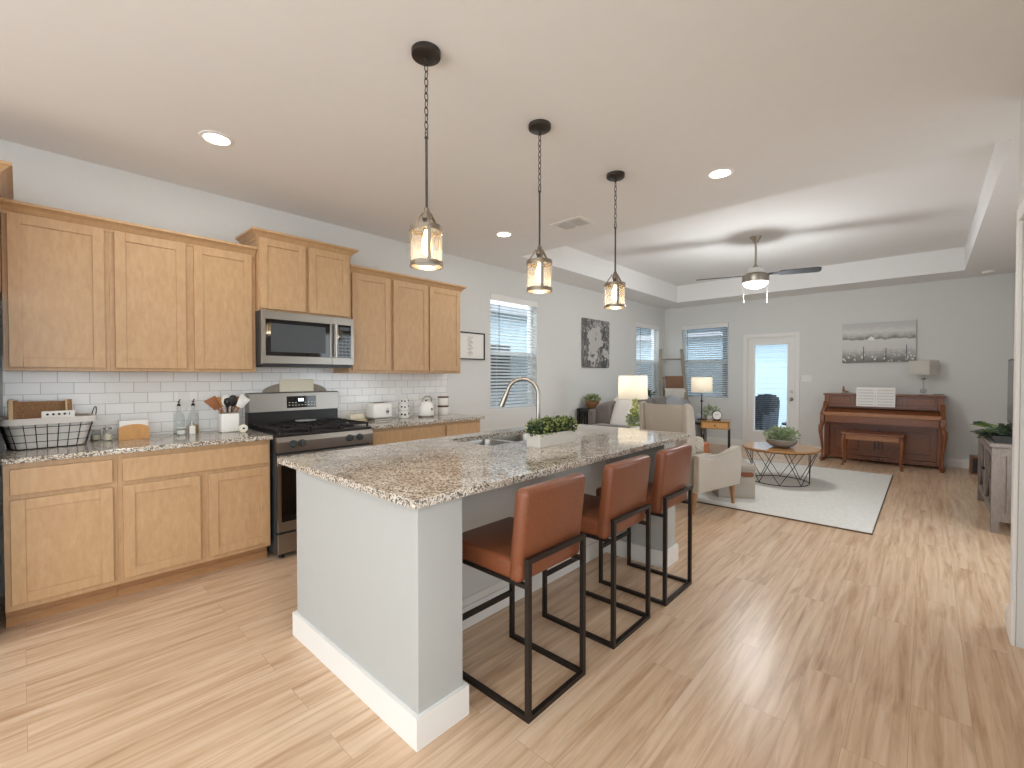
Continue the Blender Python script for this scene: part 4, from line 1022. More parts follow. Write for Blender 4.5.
utensil('wooden_spatula', 'reddish wooden spatula leaning left in the crock', 'redwood', 0.0, -0.045, (0.62, 0.0), 'spatula', 0.07)
utensil('wooden_spoon', 'wooden spoon leaning left behind the white ladle', 'bamboo', -0.02, -0.030, (0.35, -0.1), 'spoon', 0.08)
utensil('serving_spoon', 'white headed spoon upright in the crock', 'white', -0.01, -0.008, (0.08, 0.0), 'spoon', 0.09)
utensil('whisk', 'black whisk in the middle of the crock', 'black', 0.015, -0.010, (0.05, 0.15), 'whisk', 0.06)
utensil('slotted_spoon', 'black nylon spoon in the crock', 'black', 0.0, 0.018, (-0.12, 0.0), 'spoon', 0.09)
utensil('wooden_spoon', 'dark wooden spoon leaning right in the crock', 'redwood', -0.01, 0.030, (-0.35, 0.0), 'spoon', 0.08)
utensil('spatula', 'white silicone spatula leaning right in the crock', 'white', 0.01, 0.044, (-0.55, 0.0), 'spatula', 0.07)
t = thing('kitchen_timer', 'small round cream timer standing by the crock', 'timer', (0.30, 1.142, Z))
b = B(); b.cyl((0.287, 1.142, Z+0.030), (0.307, 1.142, Z+0.030), 0.030, seg=24); b.out('case', 'cream', t, 40)
b = B(); b.cyl((0.3072, 1.142, Z+0.030), (0.3085, 1.142, Z+0.030), 0.020, seg=20); b.out('dial', 'white', t)
b = B(); b.cyl((0.3087, 1.142, Z+0.030), (0.312, 1.142, Z+0.030), 0.008, seg=12); b.out('knob', 'darkgrey', t)

# ------------------------------------------------------------------ counter things, right of the range
t = thing('butter_dish', 'cream lidded butter dish on the counter beside the range', 'butter dish', (0.11, 2.17, Z))
B().box(0.055, 0.165, 2.075, 2.255, Z, Z+0.012, 0.004).out('plate', 'cream', t)
B().box(0.066, 0.154, 2.090, 2.240, Z+0.0125, Z+0.068, 0.014, 3).out('lid', 'cream', t, 40)
t = thing('toaster', 'cream retro two slot toaster with a round emblem', 'toaster', (0.19, 2.365, Z))
B().box(0.105, 0.275, 2.262, 2.472, Z+0.016, Z+0.168, 0.032, 5).out('body', 'white', t, 50)
b = B(); b.box(0.110, 0.270, 2.268, 2.466, Z, Z+0.0155, 0.004); b.out('base', 'nickel', t)
b = B(); b.box(0.145, 0.168, 2.30, 2.435, Z+0.1683, Z+0.170); b.box(0.205, 0.228, 2.30, 2.435, Z+0.1683, Z+0.170); b.out('slot', 'ink', t)
b = B(); b.tube([(0.277, 2.405+0.016*math.cos(a), Z+0.085+0.016*math.sin(a)) for a in [2*PI*i/16 for i in range(16)]], 0.0022, 6, closed=True); b.cyl((0.2755, 2.405, Z+0.085), (0.285, 2.405, Z+0.085), 0.009, seg=12)
b.out('control_dial', 'darkgrey', t, 50)
B().box(0.2755, 0.277, 2.394, 2.416, Z+0.060, Z+0.063).out('nameplate', 'darkgrey', t)
B().box(0.2755, 0.278, 2.395, 2.415, Z+0.112, Z+0.116).out('lever', 'nickel', t)
# three stacked spotted mugs with handles
for k, (zz, lb) in enumerate(((0.0, 'white spotted mug, lowest of the stack by the kettle'), (0.0765, 'white spotted mug, middle of the stack by the kettle'), (0.1515, 'white spotted mug on top of the stack by the kettle'))):
    x, y, r = 0.20, 2.640, 0.055-0.002*k
    h = 0.076 if k < 2 else 0.045
    t = thing('mug', lb, 'mug', (x, y, Z+zz), 'spotted mugs stacked by the toaster')
    lat('cup', 'white', t, x, y, [(r*0.85, Z+zz), (r, Z+zz+0.008), (r, Z+zz+h-0.002), (r*0.9, Z+zz+h-0.001), (r*0.9, Z+zz+0.01), (0.001, Z+zz+0.01)])
    b = B()
    for (a, dz) in ((-0.95, 0.55), (-0.35, 0.5), (0.55, 0.62)):
        c1 = Vector((x+r*math.cos(a), y+r*math.sin(a), Z+zz+h*dz)); n_ = Vector((math.cos(a), math.sin(a), 0)); b.cyl(c1-n_*0.001, c1+n_*0.0012, 0.009 if k else 0.011, seg=10)
    b.out('spot', 'ink', t)
    if k < 2:
        b = B(); b.tube([(x+0.004, y+r+0.022*math.sin(a), Z+zz+h*0.5+0.024*math.cos(a)) for a in [PI*i/8 for i in range(9)]], 0.004, 7); b.out('handle', 'white', t, 50)
# kettle
x, y = 0.25, 2.885
t = thing('kettle', 'white retro electric kettle with a loop handle', 'kettle', (x, y, Z))
lat('base', 'nickel', t, x, y, [(0.082, Z), (0.084, Z+0.012), (0.078, Z+0.016), (0.001, Z+0.016)])
lat('body', 'white', t, x, y, [(0.078, Z+0.0165), (0.081, Z+0.03), (0.078, Z+0.11), (0.062, Z+0.15), (0.040, Z+0.163), (0.001, Z+0.165)])
b = B(); b.tube([(x, y-0.050, Z+0.150), (x, y-0.045, Z+0.190), (x, y-0.01, Z+0.212), (x, y+0.045, Z+0.212), (x, y+0.072, Z+0.190), (x, y+0.066, Z+0.150)], 0.007, 8); b.out('handle', 'nickel', t, 60)
b = B(); b.tube([(x+0.01, y-0.066, Z+0.115), (x+0.015, y-0.078, Z+0.14), (x+0.018, y-0.088, Z+0.152)], [0.018, 0.012, 0.008], 10); b.out('spout', 'white', t, 60)
b = B(); b.cyl((x+0.076, y+0.012, Z+0.085), (x+0.083, y+0.013, Z+0.085), 0.012, seg=12); b.out('gauge', 'nickel', t)
lat('lid_knob', 'blackmetal', t, x, y, [(0.008, Z+0.1652), (0.012, Z+0.176), (0.001, Z+0.18)])
# canisters stacked
for k, lb in enumerate(('white canister with dark wooden lid, lower of the stack beside the kettle', 'white canister with dark wooden lid, upper of the stack beside the kettle')):
    x, y, z = 0.17, 3.175, Z+k*0.103
    t = thing('canister', lb, 'canister', (x, y, z), 'white canisters with wooden lids')
    lat('pot', 'white', t, x, y, [(0.055, z), (0.060, z+0.006), (0.060, z+0.084), (0.001, z+0.085)])
    lat('lid', 'cork', t, x, y, [(0.060, z+0.0855), (0.061, z+0.088), (0.061, z+0.1), (0.001, z+0.102)])

# ------------------------------------------------------------------ island
IX0, IX1, IY0, IY1 = 1.620, 2.845, 0.904, 3.372
t = thing('kitchen_island', 'pale grey kitchen island base with end walls and white baseboards', 'island', (2.2, 2.1, 0))
wx0, wx1 = 1.738, 2.79
NY0, NY1 = 0.955, 1.170
FY0, FY1 = 3.02, 3.215
b = B(); b.box(wx0, wx1, NY0, NY1, 0, 0.883, 0.004, 2); b.out('end_wall', 'island', t)
b = B(); b.box(wx0, wx1, FY0, FY1, 0, 0.883, 0.004, 2); b.out('end_wall', 'island', t)
# kitchen-side cabinets with a void for the sink bowls
b = B(); b.box(1.745, 2.318, NY1+0.001, 1.80, 0.105, 0.883); b.box(1.745, 2.318, 2.72, FY0-0.001, 0.105, 0.883); b.box(1.745, 1.755, 1.80, 2.72, 0.105, 0.65); b.box(2.19, 2.318, 1.80, 2.72, 0.105, 0.883); b.box(1.755, 2.19, 1.80, 2.72, 0.105, 0.62)
b.box(1.80, 2.318, NY1+0.001, FY0-0.001, 0, 0.105); b.out('cabinet_body', 'maple', t)
for (a, c_) in ((1.19, 1.60), (1.62, 1.79), (1.82, 2.25), (2.27, 2.70), (2.73, 2.995)):
    b = B(); shaker(b, 0, a, c_, 0.14, 0.86, fr=0.05); b.xf(Matrix.Translation((1.7235, 0, 0)) @ Matrix.Diagonal((-1, 1, 1, 1)) @ Matrix.Translation((0.0, 0, 0))); b.out('door', 'maple', t)
b = B(); b.box(2.319, 2.331, NY1+0.001, FY0-0.001, 0, 0.883)
b.out('back_panel', 'wall', t)  # lighter wall colour stands in for light missing under the overhang
def bboard(b, x0, x1, y0, y1, h=0.125):
    b.box(x0, x1, y0, y1, 0, h*0.82, 0.0015, 1); return b
b = B(); e = 0.017
b.box(wx0-e, wx1+e, NY0-e, NY0-0.0003, 0, 0.118); b.box(wx1+0.0003, wx1+e, NY0-0.0002, NY1+e, 0, 0.118); b.box(wx0-e, wx0-0.0003, NY0-0.0002, NY1, 0, 0.118); b.box(2.332, wx1+0.0002, NY1+0.0003, NY1+e, 0, 0.118)
b.out('baseboard', 'trim', t)
b = B()
b.box(2.332, wx1+e, FY0-e, FY0-0.0003, 0, 0.118); b.box(wx1+0.0003, wx1+e, FY0-0.0002, FY1+0.0002, 0, 0.118); b.box(wx0-e, wx1+e, FY1+0.0003, FY1+e, 0, 0.118)
b.out('baseboard', 'trim', t)
b = B(); b.box(2.3315, 2.346, NY1+e+0.001, FY0-e-0.001, 0, 0.118, 0.003); b.box(2.3315, 2.338, NY1+0.001, FY0-0.001, 0.1185, 0.16, 0.002); b.out('baseboard', 'trim', t)
# worktop with a sink cut-out
SX0, SX1, SY0, SY1 = 1.765, 2.165, 1.930, 2.700
def ring_slab(o, i, z0, z1, rr=0.045, n=6):
    b = B()
    def rr_pts(x0, x1, y0, y1, r):
        P = []
        for (cx, cy, a0) in ((x1-r, y1-r, 0), (x0+r, y1-r, PI/2), (x0+r, y0+r, PI), (x1-r, y0+r, 1.5*PI)):
            for k in range(n): a = a0+k*PI/2/(n-1); P.append((cx+r*math.cos(a), cy+r*math.sin(a)))
        return P
    O = rr_pts(*o, 0.012); I = rr_pts(*i, rr); N = len(O); V = {}
    O2 = rr_pts(o[0]+0.003, o[1]-0.003, o[2]+0.003, o[3]-0.003, 0.010)
    for key, pts, z in (('ob', O, z0), ('om', O, z1-0.003), ('ot', O2, z1), ('it', I, z1), ('ib', I, z0)): V[key] = [b.bm.verts.new((x, y, z)) for x, y in pts]
    seq = ['ob', 'om', 'ot', 'it', 'ib', 'ob']
    for s in range(5):
        A, C2 = V[seq[s]], V[seq[s+1]]
        for k in range(N): b.bm.faces.new((A[k], A[(k+1) % N], C2[(k+1) % N], C2[k]))
    return b
o = ring_slab((IX0, IX1, IY0, IY1), (SX0, SX1, SY0, SY1), 0.884, 0.914).out('countertop', 'granite')
tag(o, 'speckled granite island countertop with a sink cut-out', 'countertop')
t = thing('sink', 'stainless double bowl undermount sink in the island top', 'sink', (1.94, 2.26, 0.70))
def bowl(y0, y1, x0=SX0-0.006, x1=SX1+0.006):
    b = B(); prof = []
    def ringp(d, z, r=0.05, n=6):
        P = []
        for (cx, cy, a0) in ((x1-d-r, y1-d-r, 0), (x0+d+r, y1-d-r, PI/2), (x0+d+r, y0+d+r, PI), (x1-d-r, y0+d+r, 1.5*PI)):
            for k in range(n): a = a0+k*PI/2/(n-1); P.append(b.bm.verts.new((cx+r*math.cos(a), cy+r*math.sin(a), z)))
        return P
    R = [ringp(0.0, 0.8835), ringp(0.010, 0.8835), ringp(0.014, 0.86), ringp(0.022, 0.71), ringp(0.045, 0.69), ringp(0.15, 0.688, 0.03)]
    for i in range(len(R)-1):
        for k in range(len(R[0])): b.bm.faces.new((R[i][k], R[i][(k+1) % len(R[0])], R[i+1][(k+1) % len(R[0])], R[i+1][k]))
    b.bm.faces.new(R[-1]); return b
bowl(SY0-0.006, 2.302).out('bowl', 'steel', t, 50); bowl(2.318, SY1+0.006).out('bowl', 'steel', t, 50)
for y in (2.11, 2.51): B().lathe(1.947, y, [(0.04, 0.6885), (0.042, 0.690), (0.02, 0.689), (0.001, 0.689)][::-1]).out('drain', 'nickel', t, 50)
B().box(SX0-0.006, SX1+0.006, 2.3025, 2.3175, 0.70, 0.8834, 0.004).out('divider', 'steel', t)
# faucet
fx_, fy_ = 2.235, 2.318
t = thing('faucet', 'brushed nickel gooseneck faucet behind the island sink', 'faucet', (fx_, fy_, 0.9142))
lat('base', 'nickel', t, fx_, fy_, [(0.001, Z), (0.027, Z), (0.027, Z+0.008), (0.020, Z+0.014), (0.019, Z+0.07), (0.0165, Z+0.075), (0.001, Z+0.075)][0:7])
b = B(); R_ = 0.104; cz_ = Z+0.305; dirx, diry = -0.80, -0.60
pts = [(fx_, fy_, Z+0.075), (fx_, fy_, Z+0.18), (fx_, fy_, cz_)]
for i in range(1, 13):
    a = PI*i/12*0.92; k = R_*(1-math.cos(a)); pts.append((fx_+dirx*k, fy_+diry*k, cz_+R_*math.sin(a)))
e1 = Vector(pts[-1]); e0 = Vector(pts[-2]); dd = (e1-e0).normalized()
b.tube(pts, 0.014, 12); b.out('neck', 'nickel', t, 60)
b = B(); b.tube([e1+dd*0.001, e1+dd*0.02, e1+dd*0.10, e1+dd*0.115], [0.014, 0.0165, 0.0195, 0.018], 14); b.out('spray_head', 'nickel', t, 60)
b = B(); b.cyl((fx_, fy_-0.016, Z+0.055), (fx_-0.01, fy_-0.045, Z+0.060), 0.010, 0.010, 12); b.tube([(fx_-0.01, fy_-0.045, Z+0.055), (fx_-0.012, fy_-0.052, Z+0.10), (fx_-0.012, fy_-0.055, Z+0.155)], [0.0075, 0.006, 0.005], 8); b.out('lever', 'nickel', t, 60)
# planter on the island
px0, px1, py0, py1 = 2.340, 2.446, 2.078, 2.450
t = thing('planter_box', 'whitewashed wooden planter box with clipped boxwood on the island', 'planter', ((px0+px1)/2, (py0+py1)/2, Z))
b = B(); w_ = 0.009
b.box(px0, px1, py0, py1, Z, Z+0.010); b.box(px0, px0+w_, py0, py1, Z+0.010, Z+0.078); b.box(px1-w_, px1, py0, py1, Z+0.010, Z+0.078); b.box(px0+w_, px1-w_, py0, py0+w_, Z+0.010, Z+0.078); b.box(px0+w_, px1-w_, py1-w_, py1, Z+0.010, Z+0.078)
b.out('box', 'planter', t)
b = B(); b.box(px0+w_+0.001, px1-w_-0.001, py0+w_+0.001, py1-w_-0.001, Z+0.011, Z+0.066); b.out('soil', 'leafdark', t)
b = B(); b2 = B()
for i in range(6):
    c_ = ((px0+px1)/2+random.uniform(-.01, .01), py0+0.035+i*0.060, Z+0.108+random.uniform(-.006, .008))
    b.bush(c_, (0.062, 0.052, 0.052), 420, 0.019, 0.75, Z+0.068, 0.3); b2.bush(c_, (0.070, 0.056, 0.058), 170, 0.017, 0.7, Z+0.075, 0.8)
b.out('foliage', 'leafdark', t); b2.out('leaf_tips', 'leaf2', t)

# ------------------------------------------------------------------ bar stools
def stool():
    t = thing('bar_stool', 'cognac leather counter stool with dark metal frame, nearest to the camera', 'bar stool', (0, 0, 0), 'leather counter stools along the island')
    # local: +x is the open side behind the sitter, y is the width; footprint x 0..0.45, y 0..0.40
    s = 0.020; D, Wd = 0.45, 0.395
    f = B()
    for y in (s/2, Wd-s/2): f.bar((0.0, y, s/2), (D, y, s/2), s)
    f.bar((D-s/2, s, s/2), (D-s/2, Wd-s, s/2), s)
    f.out('base_frame', 'stoolmetal', t)
    zt = 0.635
    for y in (s/2, Wd-s/2):
        B().bar((D-s/2, y, s), (D-s/2, y, zt), s).out('leg', 'stoolmetal', t)
        B().bar((s/2, y, s), (s/2, y, 0.515), s).out('leg', 'stoolmetal', t)
    B().bar((D-s/2, s, zt-s/2), (D-s/2, Wd-s, zt-s/2), s).out('back_rail', 'stoolmetal', t)
    B().bar((s/2, s, 0.235), (s/2, Wd-s, 0.235), s).out('footrest', 'stoolmetal', t)
    r_ = B()
    for y in (s/2, Wd-s/2): r_.bar((s, y, 0.525), (D-s, y, 0.525), s, 0.016)
    r_.bar((0, s/2, 0.525), (0, Wd-s/2, 0.525), s, 0.016)
    r_.out('seat_rail', 'stoolmetal', t)
    q = B(); q.box(-0.025, D-s-0.012, -0.012, Wd+0.012, 0.534, 0.618, 0.022, 4); q.out('seat', 'leather', t, 45)
    # backrest: gently reclined slab
    q = B(); q.box(-0.032, 0.032, -0.014, Wd+0.014, 0, 0.385, 0.024, 4)
    for v in q.bm.verts:
        z = v.co.z; y_ = (v.co.y-Wd/2)/(Wd/2); v.co.x += 0.012*y_*y_*-1 + 0.02*(z/0.385)**2; v.co.z += -0.008*abs(y_)**3*(z > 0.2)
    q.xf(Matrix.Translation((D-s-0.040, 0, 0.528)) @ Matrix.Rotation(0.06, 4, 'Y')); q.out('backrest', 'leather', t, 45)
    return t
st = stool(); st.location = (2.565, 1.306, 0)
dup(st, 'cognac leather counter stool with dark metal frame, middle of the three', (2.565, 1.950, 0))
dup(st, 'cognac leather counter stool with dark metal frame, furthest from the camera', (2.575, 2.522, 0))

# ------------------------------------------------------------------ wall art
t = thing('picture_frame', 'small black framed print beside the wall cabinets', 'picture', (0.001, 3.73, 1.55))
b = B(); f = 0.014; a0, a1, z0, z1 = 3.48, 3.968, 1.545, 1.878
b.box(0.001, 0.02, a0, a0+f, z0, z1); b.box(0.001, 0.02, a1-f, a1, z0, z1); b.box(0.001, 0.02, a0+f, a1-f, z0, z0+f); b.box(0.001, 0.02, a0+f, a1-f, z1-f, z1)
b.out('frame', 'ink', t)
B().box(0.001, 0.008, a0+f, a1-f, z0+f, z1-f).out('paper', 'paper', t)
b = B()
for k in range(14):
    z = z0+0.05+k*0.017; b.box(0.008, 0.0085, 3.72-0.01*(k % 3)-0.02, 3.74+0.012*((k*7) % 4), z, z+0.005)
b.out('line_drawing', 'ventdark', t)
t = thing('canvas_print', 'grey canvas print of peonies on the left wall', 'picture', (0.001, 6.56, 1.49))
a0, a1, z0, z1 = 6.150, 6.965, 1.488, 2.288
B().box(0.001, 0.036, a0, a1, z0, z1, 0.002, 1).out('canvas', 'art1', t)
b = B()
def bloom(cy, cz, R, n):
    for i in range(n):
        a = 2*PI*i/n + random.uniform(-.2, .2); rr = R*random.uniform(0.3, 0.95)
        u, v = cy+rr*math.cos(a), cz+rr*math.sin(a)
        pr = R*random.uniform(0.22, 0.4); k = [(u+pr*math.cos(2*PI*j/9)*1.0, v+pr*math.sin(2*PI*j/9)*0.8) for j in range(9)]
        b.prism(k, 'x', 0.0362, 0.0364+i*0.00004)
bloom(6.52, 1.98, 0.22, 26); b.out('painted_bloom', 'petal', t); b = B(); bloom(6.43, 1.66, 0.15, 14); b.out('painted_bloom', 'petal', t); b = B(); bloom(6.85, 1.72, 0.10, 10); b.out('painted_bloom', 'petal', t); b = B()
b.prism([(6.47, 1.5), (6.50, 1.5), (6.53, 1.8), (6.51, 1.8)], 'x', 0.0362, 0.0364)
b.out('painted_stem', 'petal', t)
t = thing('canvas_print', 'wide grey canvas print of a flower field above the piano', 'picture', (3.54, YF-0.001, 1.57))
B().box(3.085, 3.998, YF-0.040, YF-0.001, 1.568, 2.202, 0.002, 1).out('canvas', 'art2', t)
b = B()
for x, h in ((3.36, 0.19), (3.64, 0.16), (3.885, 0.20)): b.box(x, x+0.010, YF-0.0408, YF-0.0401, 1.60, 1.60+h+0.03)
b.bar((3.10, YF-0.0405, 1.74), (3.64, YF-0.0405, 1.735), 0.0008, 0.008, up=(0, 1, 0.001)); b.bar((3.64, YF-0.0405, 1.75), (3.99, YF-0.0405, 1.755), 0.0008, 0.008, up=(0, 1, 0.001))
b.out('painted_fence', 'darkgrey', t)
b = B(); b.prism([(3.42, 1.92), (3.42, 1.95), (3.46, 1.985), (3.50, 1.95), (3.50, 1.92)], 'y', YF-0.0408, YF-0.0401); b.out('painted_barn', 'paper', t)
# light switch
t = thing('light_switch', 'white three gang light switch plate right of the patio door', 'light switch', (2.58, YF, 1.30))
B().box(2.505, 2.655, YF-0.006, YF-0.0005, 1.245, 1.362, 0.002, 1).out('cover_plate', 'fixture', t)
for x in (2.535, 2.58, 2.625): B().box(x-0.015, x+0.015, YF-0.009, YF-0.0061, 1.27, 1.337, 0.001, 1).out('rocker', 'trim', t)

# ------------------------------------------------------------------ living area
# rug
b = B(); b.box(0.95, 3.80, 4.85, 7.92, 0.0005, 0.012, 0.003, 1); 
t = thing('area_rug', 'large ivory rug under the coffee table', 'rug', (2.37, 6.4, 0))
b.out('pile', 'rug', t)
b = B(); b.box(0.945, 3.806, 4.842, 4.850, 0.0005, 0.013); b.box(0.945, 3.806, 7.920, 7.928, 0.0005, 0.013); b.box(3.800, 3.806, 4.850, 7.920, 0.0005, 0.013); b.box(0.945, 0.950, 4.850, 7.920, 0.0005, 0.013)
b.out('binding', 'rugedge', t)
RZ = 0.0122
# sofa
t = thing('sofa', 'taupe grey three seat sofa along the left wall', 'sofa', (0.85, 7.2, 0))
sx0, sx1, sy0, sy1 = 0.36, 1.22, 5.72, 8.32
RS = RZ
B().box(sx0, sx1-0.06, sy0+0.18, sy1-0.18, 0.06, 0.30, 0.03, 3).out('frame', 'sofa', t, 45)
for (a, c_) in ((sy0, sy0+0.2), (sy1-0.2, sy1)):
    q = B(); q.superq(((sx0+sx1)/2+0.02, (a+c_)/2, 0.34), (sx1-sx0, 0.24, 0.60), 0.35, 0.25, 24, 14); q.out('arm', 'sofa', t, 60)
L_ = (sy1-sy0-0.44)/3
for k in range(3):
    yc = sy0+0.22+L_*(k+0.5)
    q = B(); q.superq((sx0+0.60, yc, 0.40), (0.66, L_-0.005, 0.20), 0.4, 0.2, 24, 12); q.out('seat_cushion', 'sofa', t, 60)
    q = B(); q.superq((sx0+0.22, yc, 0.66), (0.30, L_+0.03 if k else L_+0.16, 0.62), 0.45, 0.35, 24, 14, Euler((0, -0.22, 0)).to_matrix()); q.out('back_cushion', 'sofa', t, 60)
B().box(sx0, sx0+0.10, sy0+0.06, sy1-0.06, 0.10, 0.84, 0.04, 3).out('back_frame', 'sofa', t, 45)
for x in (sx0+0.08, sx1-0.14):
    for y in (sy0+0.1, sy1-0.1): B().cyl((x, y, 0), (x, y, 0.07), 0.025, 0.03, 10).out('leg', 'black', t)
# pillows on the sofa
def pillow(label, c_, size, rot, mat, name='throw_pillow'):
    q = B(); q.superq((0, 0, 0), size, 0.75, 0.38, 28, 12)
    o = q.out(name, mat, smooth=80, origin=False); o.location = c_; o.rotation_euler = rot
    return tag(o, label, 'pillow', None)
pillow('pale grey throw pillow leaning at the near end of the sofa', (0.90, 6.02, 0.74), (0.46, 0.46, 0.13), (1.28, 0.25, 0.45), 'pillow')
pillow('ivory pillow tucked behind the pale grey throw pillow', (0.72, 6.22, 0.80), (0.46, 0.46, 0.12), (1.3, 0.7, 0.5), 'throw_white')
pillow('blue grey striped throw pillow at the far end of the sofa', (0.82, 7.95, 0.76), (0.44, 0.44, 0.14), (1.3, 0.35, 0.5), 'pillow2')
b = B()
for k in range(3):
    q = [(0.02+k*0.02, 0.0), (0.07+k*0.015, 0.0)]
b.bm.free()
# folded blanket over the far arm
o = B(); o.superq((1.16, 8.12, 0.60), (0.30, 0.40, 0.16), 0.5, 0.5); tag(o.out('blanket', 'pillow2', smooth=60), 'folded grey blanket over the far arm of the sofa', 'blanket')
# slatted console table behind the sofa
t = thing('console_table', 'black slatted console table along the left wall behind the sofa', 'table', (0.18, 7.0, 0))
B().box(0.03, 0.33, 5.98, 8.05, 0.80, 0.83, 0.003).out('tabletop', 'black', t)
for x in (0.05, 0.31):
    for y in (6.01, 8.02): B().box(x-0.02, x+0.02, y-0.02, y+0.02, 0, 0.7995).out('leg', 'black', t)
b = B(); b.box(0.0701, 0.2899, 6.0, 6.02, 0.755, 0.795); b.box(0.0701, 0.2899, 6.0, 6.02, 0.15, 0.19)
for k in range(4): b.box(0.098+k*0.046, 0.122+k*0.046, 6.003, 6.017, 0.19, 0.755)
b.out('end_slats', 'black', t)
t = thing('storage_bin', 'grey fabric storage bin inside the black console table', 'bin', (0.18, 6.4, 0.2))
b = B(); b.box(0.06, 0.30, 6.06, 6.60, 0.0, 0.70, 0.02); b.out('body', 'ottoman', t)
b = B(); b.tube([(0.13+0.05*0, 6.0595, 0.55), (0.15, 6.045, 0.54), (0.21, 6.045, 0.54), (0.23, 6.0595, 0.55)], 0.006, 6); b.out('handle', 'ottoman', t)
# trailing plant in wicker pot on the console
def potted(name, label, x, y, z, pot_prof, pot_mat, bushes, leaf, leafsize, leafw=0.5, cat='plant', group=None, extra=None):
    t = thing(name, label, cat, (x, y, z))
    B().lathe(x, y, [(r, z+h) for r, h in pot_prof], 24).out('pot', pot_mat, t, 50)
    b = B()
    for (dx, dy, dz, rx, ry, rz, n) in bushes: b.bush((x+dx, y+dy, z+dz), (rx, ry, rz), n, leafsize, leafw, z+pot_prof[-1][1]*0.6, 0.2)
    b.out('foliage', leaf, t)
    if extra:
        b = B()
        for (dx, dy, dz, rx, ry, rz, n) in bushes: b.bush((x+dx, y+dy, z+dz), (rx*1.06, ry*1.06, rz*1.06), n//2, leafsize*0.9, leafw, z+pot_prof[-1][1]*0.7, 0.8)
        b.out('leaf_tips', extra, t)
    return t
potted('potted_plant', 'small green plant in a brown wicker pot on the console behind the sofa', 0.17, 6.22, 0.8305, [(0.075, 0.0), (0.10, 0.05), (0.11, 0.10), (0.10, 0.115)], 'wicker', [(0, 0, 0.15, 0.12, 0.12, 0.065, 260)], 'leaf', 0.035, extra='leaf2')
t = thing('figurine', 'small dark figurine on the console behind the sofa', 'figurine', (0.2, 7.3, 0.83))
b = B(); b.lathe(0.2, 7.3, [(0.03, 0.8305), (0.03, 0.845), (0.012, 0.87), (0.02, 0.93), (0.012, 0.98), (0.001, 0.985)], 12); b.superq((0.21, 7.3, 1.0), (0.035, 0.03, 0.04), 1, 1, 10, 8); b.out('body', 'blackmetal', t, 60)
potted('potted_plant', 'dark leafy plant on the far end of the console near the corner', 0.19, 7.93, 0.8305, [(0.05, 0.0), (0.07, 0.06), (0.075, 0.10), (0.07, 0.105)], 'darkgrey', [(0.02, 0.0, 0.17, 0.19, 0.19, 0.08, 150)], 'leafdark', 0.075, 0.4)

# lamp on side table beside the sofa
lx, ly = 1.33, 5.36
t = thing('side_table', 'round dark side table under the near lamp between the sofa and armchair', 'table', (lx, ly, RZ))
B().lathe(lx, ly, [(0.001, 0.585), (0.21, 0.585), (0.215, 0.60), (0.21, 0.61), (0.001, 0.61)], 32).out('tabletop', 'tablewood', t, 40)
for k in range(3):
    a = k*2*PI/3; B().cyl((lx+0.2*math.cos(a), ly+0.2*math.sin(a), RZ), (lx+0.15*math.cos(a), ly+0.15*math.sin(a), 0.584), 0.012, seg=8).out('leg', 'blackmetal', t, 50)
def drum_lamp(name, label, x, y, z, prof, mat, szb, szt, r, power, smat='shade'):
    t = thing(name, label, 'lamp', (x, y, z))
    B().lathe(x, y, [(a, z+h) for a, h in prof], 24).out('base', mat, t, 50)
    B().lathe(x, y, [(r, szb), (r*0.97, szt)], 40, cap=False).out('lamp_shade', smat, t, 60)
    B().tube([(x+(r-0.001)*math.cos(2*PI*i/32), y+(r-0.001)*math.sin(2*PI*i/32), szb) for i in range(32)], 0.003, 6, closed=True).out('shade_rim', 'trim', t, 60)
    if power:
        B().superq((x, y, (szb+szt)/2), (0.055, 0.055, 0.075), 1, 1, 12, 8).out('bulb', 'lampbulb', t, 60)
        b = B(); b.cyl((x, y, z+prof[-1][1]), (x, y, (szb+szt)/2-0.037), 0.008, seg=8); b.out('socket', 'nickel', t)
        point('lamp_glow', (x, y, (szb+szt)/2+0.055), power, (1.0, 0.88, 0.72), 0.04)
    return t
drum_lamp('table_lamp', 'lit table lamp with a wide cream drum shade beside the sofa', lx-0.03, ly+0.05, 0.611, [(0.085, 0.0), (0.085, 0.02), (0.03, 0.05), (0.075, 0.16), (0.085, 0.24), (0.04, 0.36), (0.012, 0.40)], 'white', 1.048, 1.350, 0.188, 1.8)
t = potted('potted_plant', 'yellow green flowering plant in front of the near lamp', lx+0.10, ly-0.13, 0.611, [(0.05, 0.0), (0.06, 0.06), (0.062, 0.10), (0.058, 0.105)], 'white', [(0, 0, 0.19, 0.095, 0.095, 0.09, 160)], 'leafpale', 0.055, extra='leafyellow')
b = B()
for k in range(7):
    z = 0.86+k*0.028; b.bush((lx+0.10, ly-0.13, z), (0.055-0.006*k, 0.055-0.006*k, 0.02), 26, 0.03, 0.6, None, 0.2)
b.out('flower_spike', 'leafyellow', t)

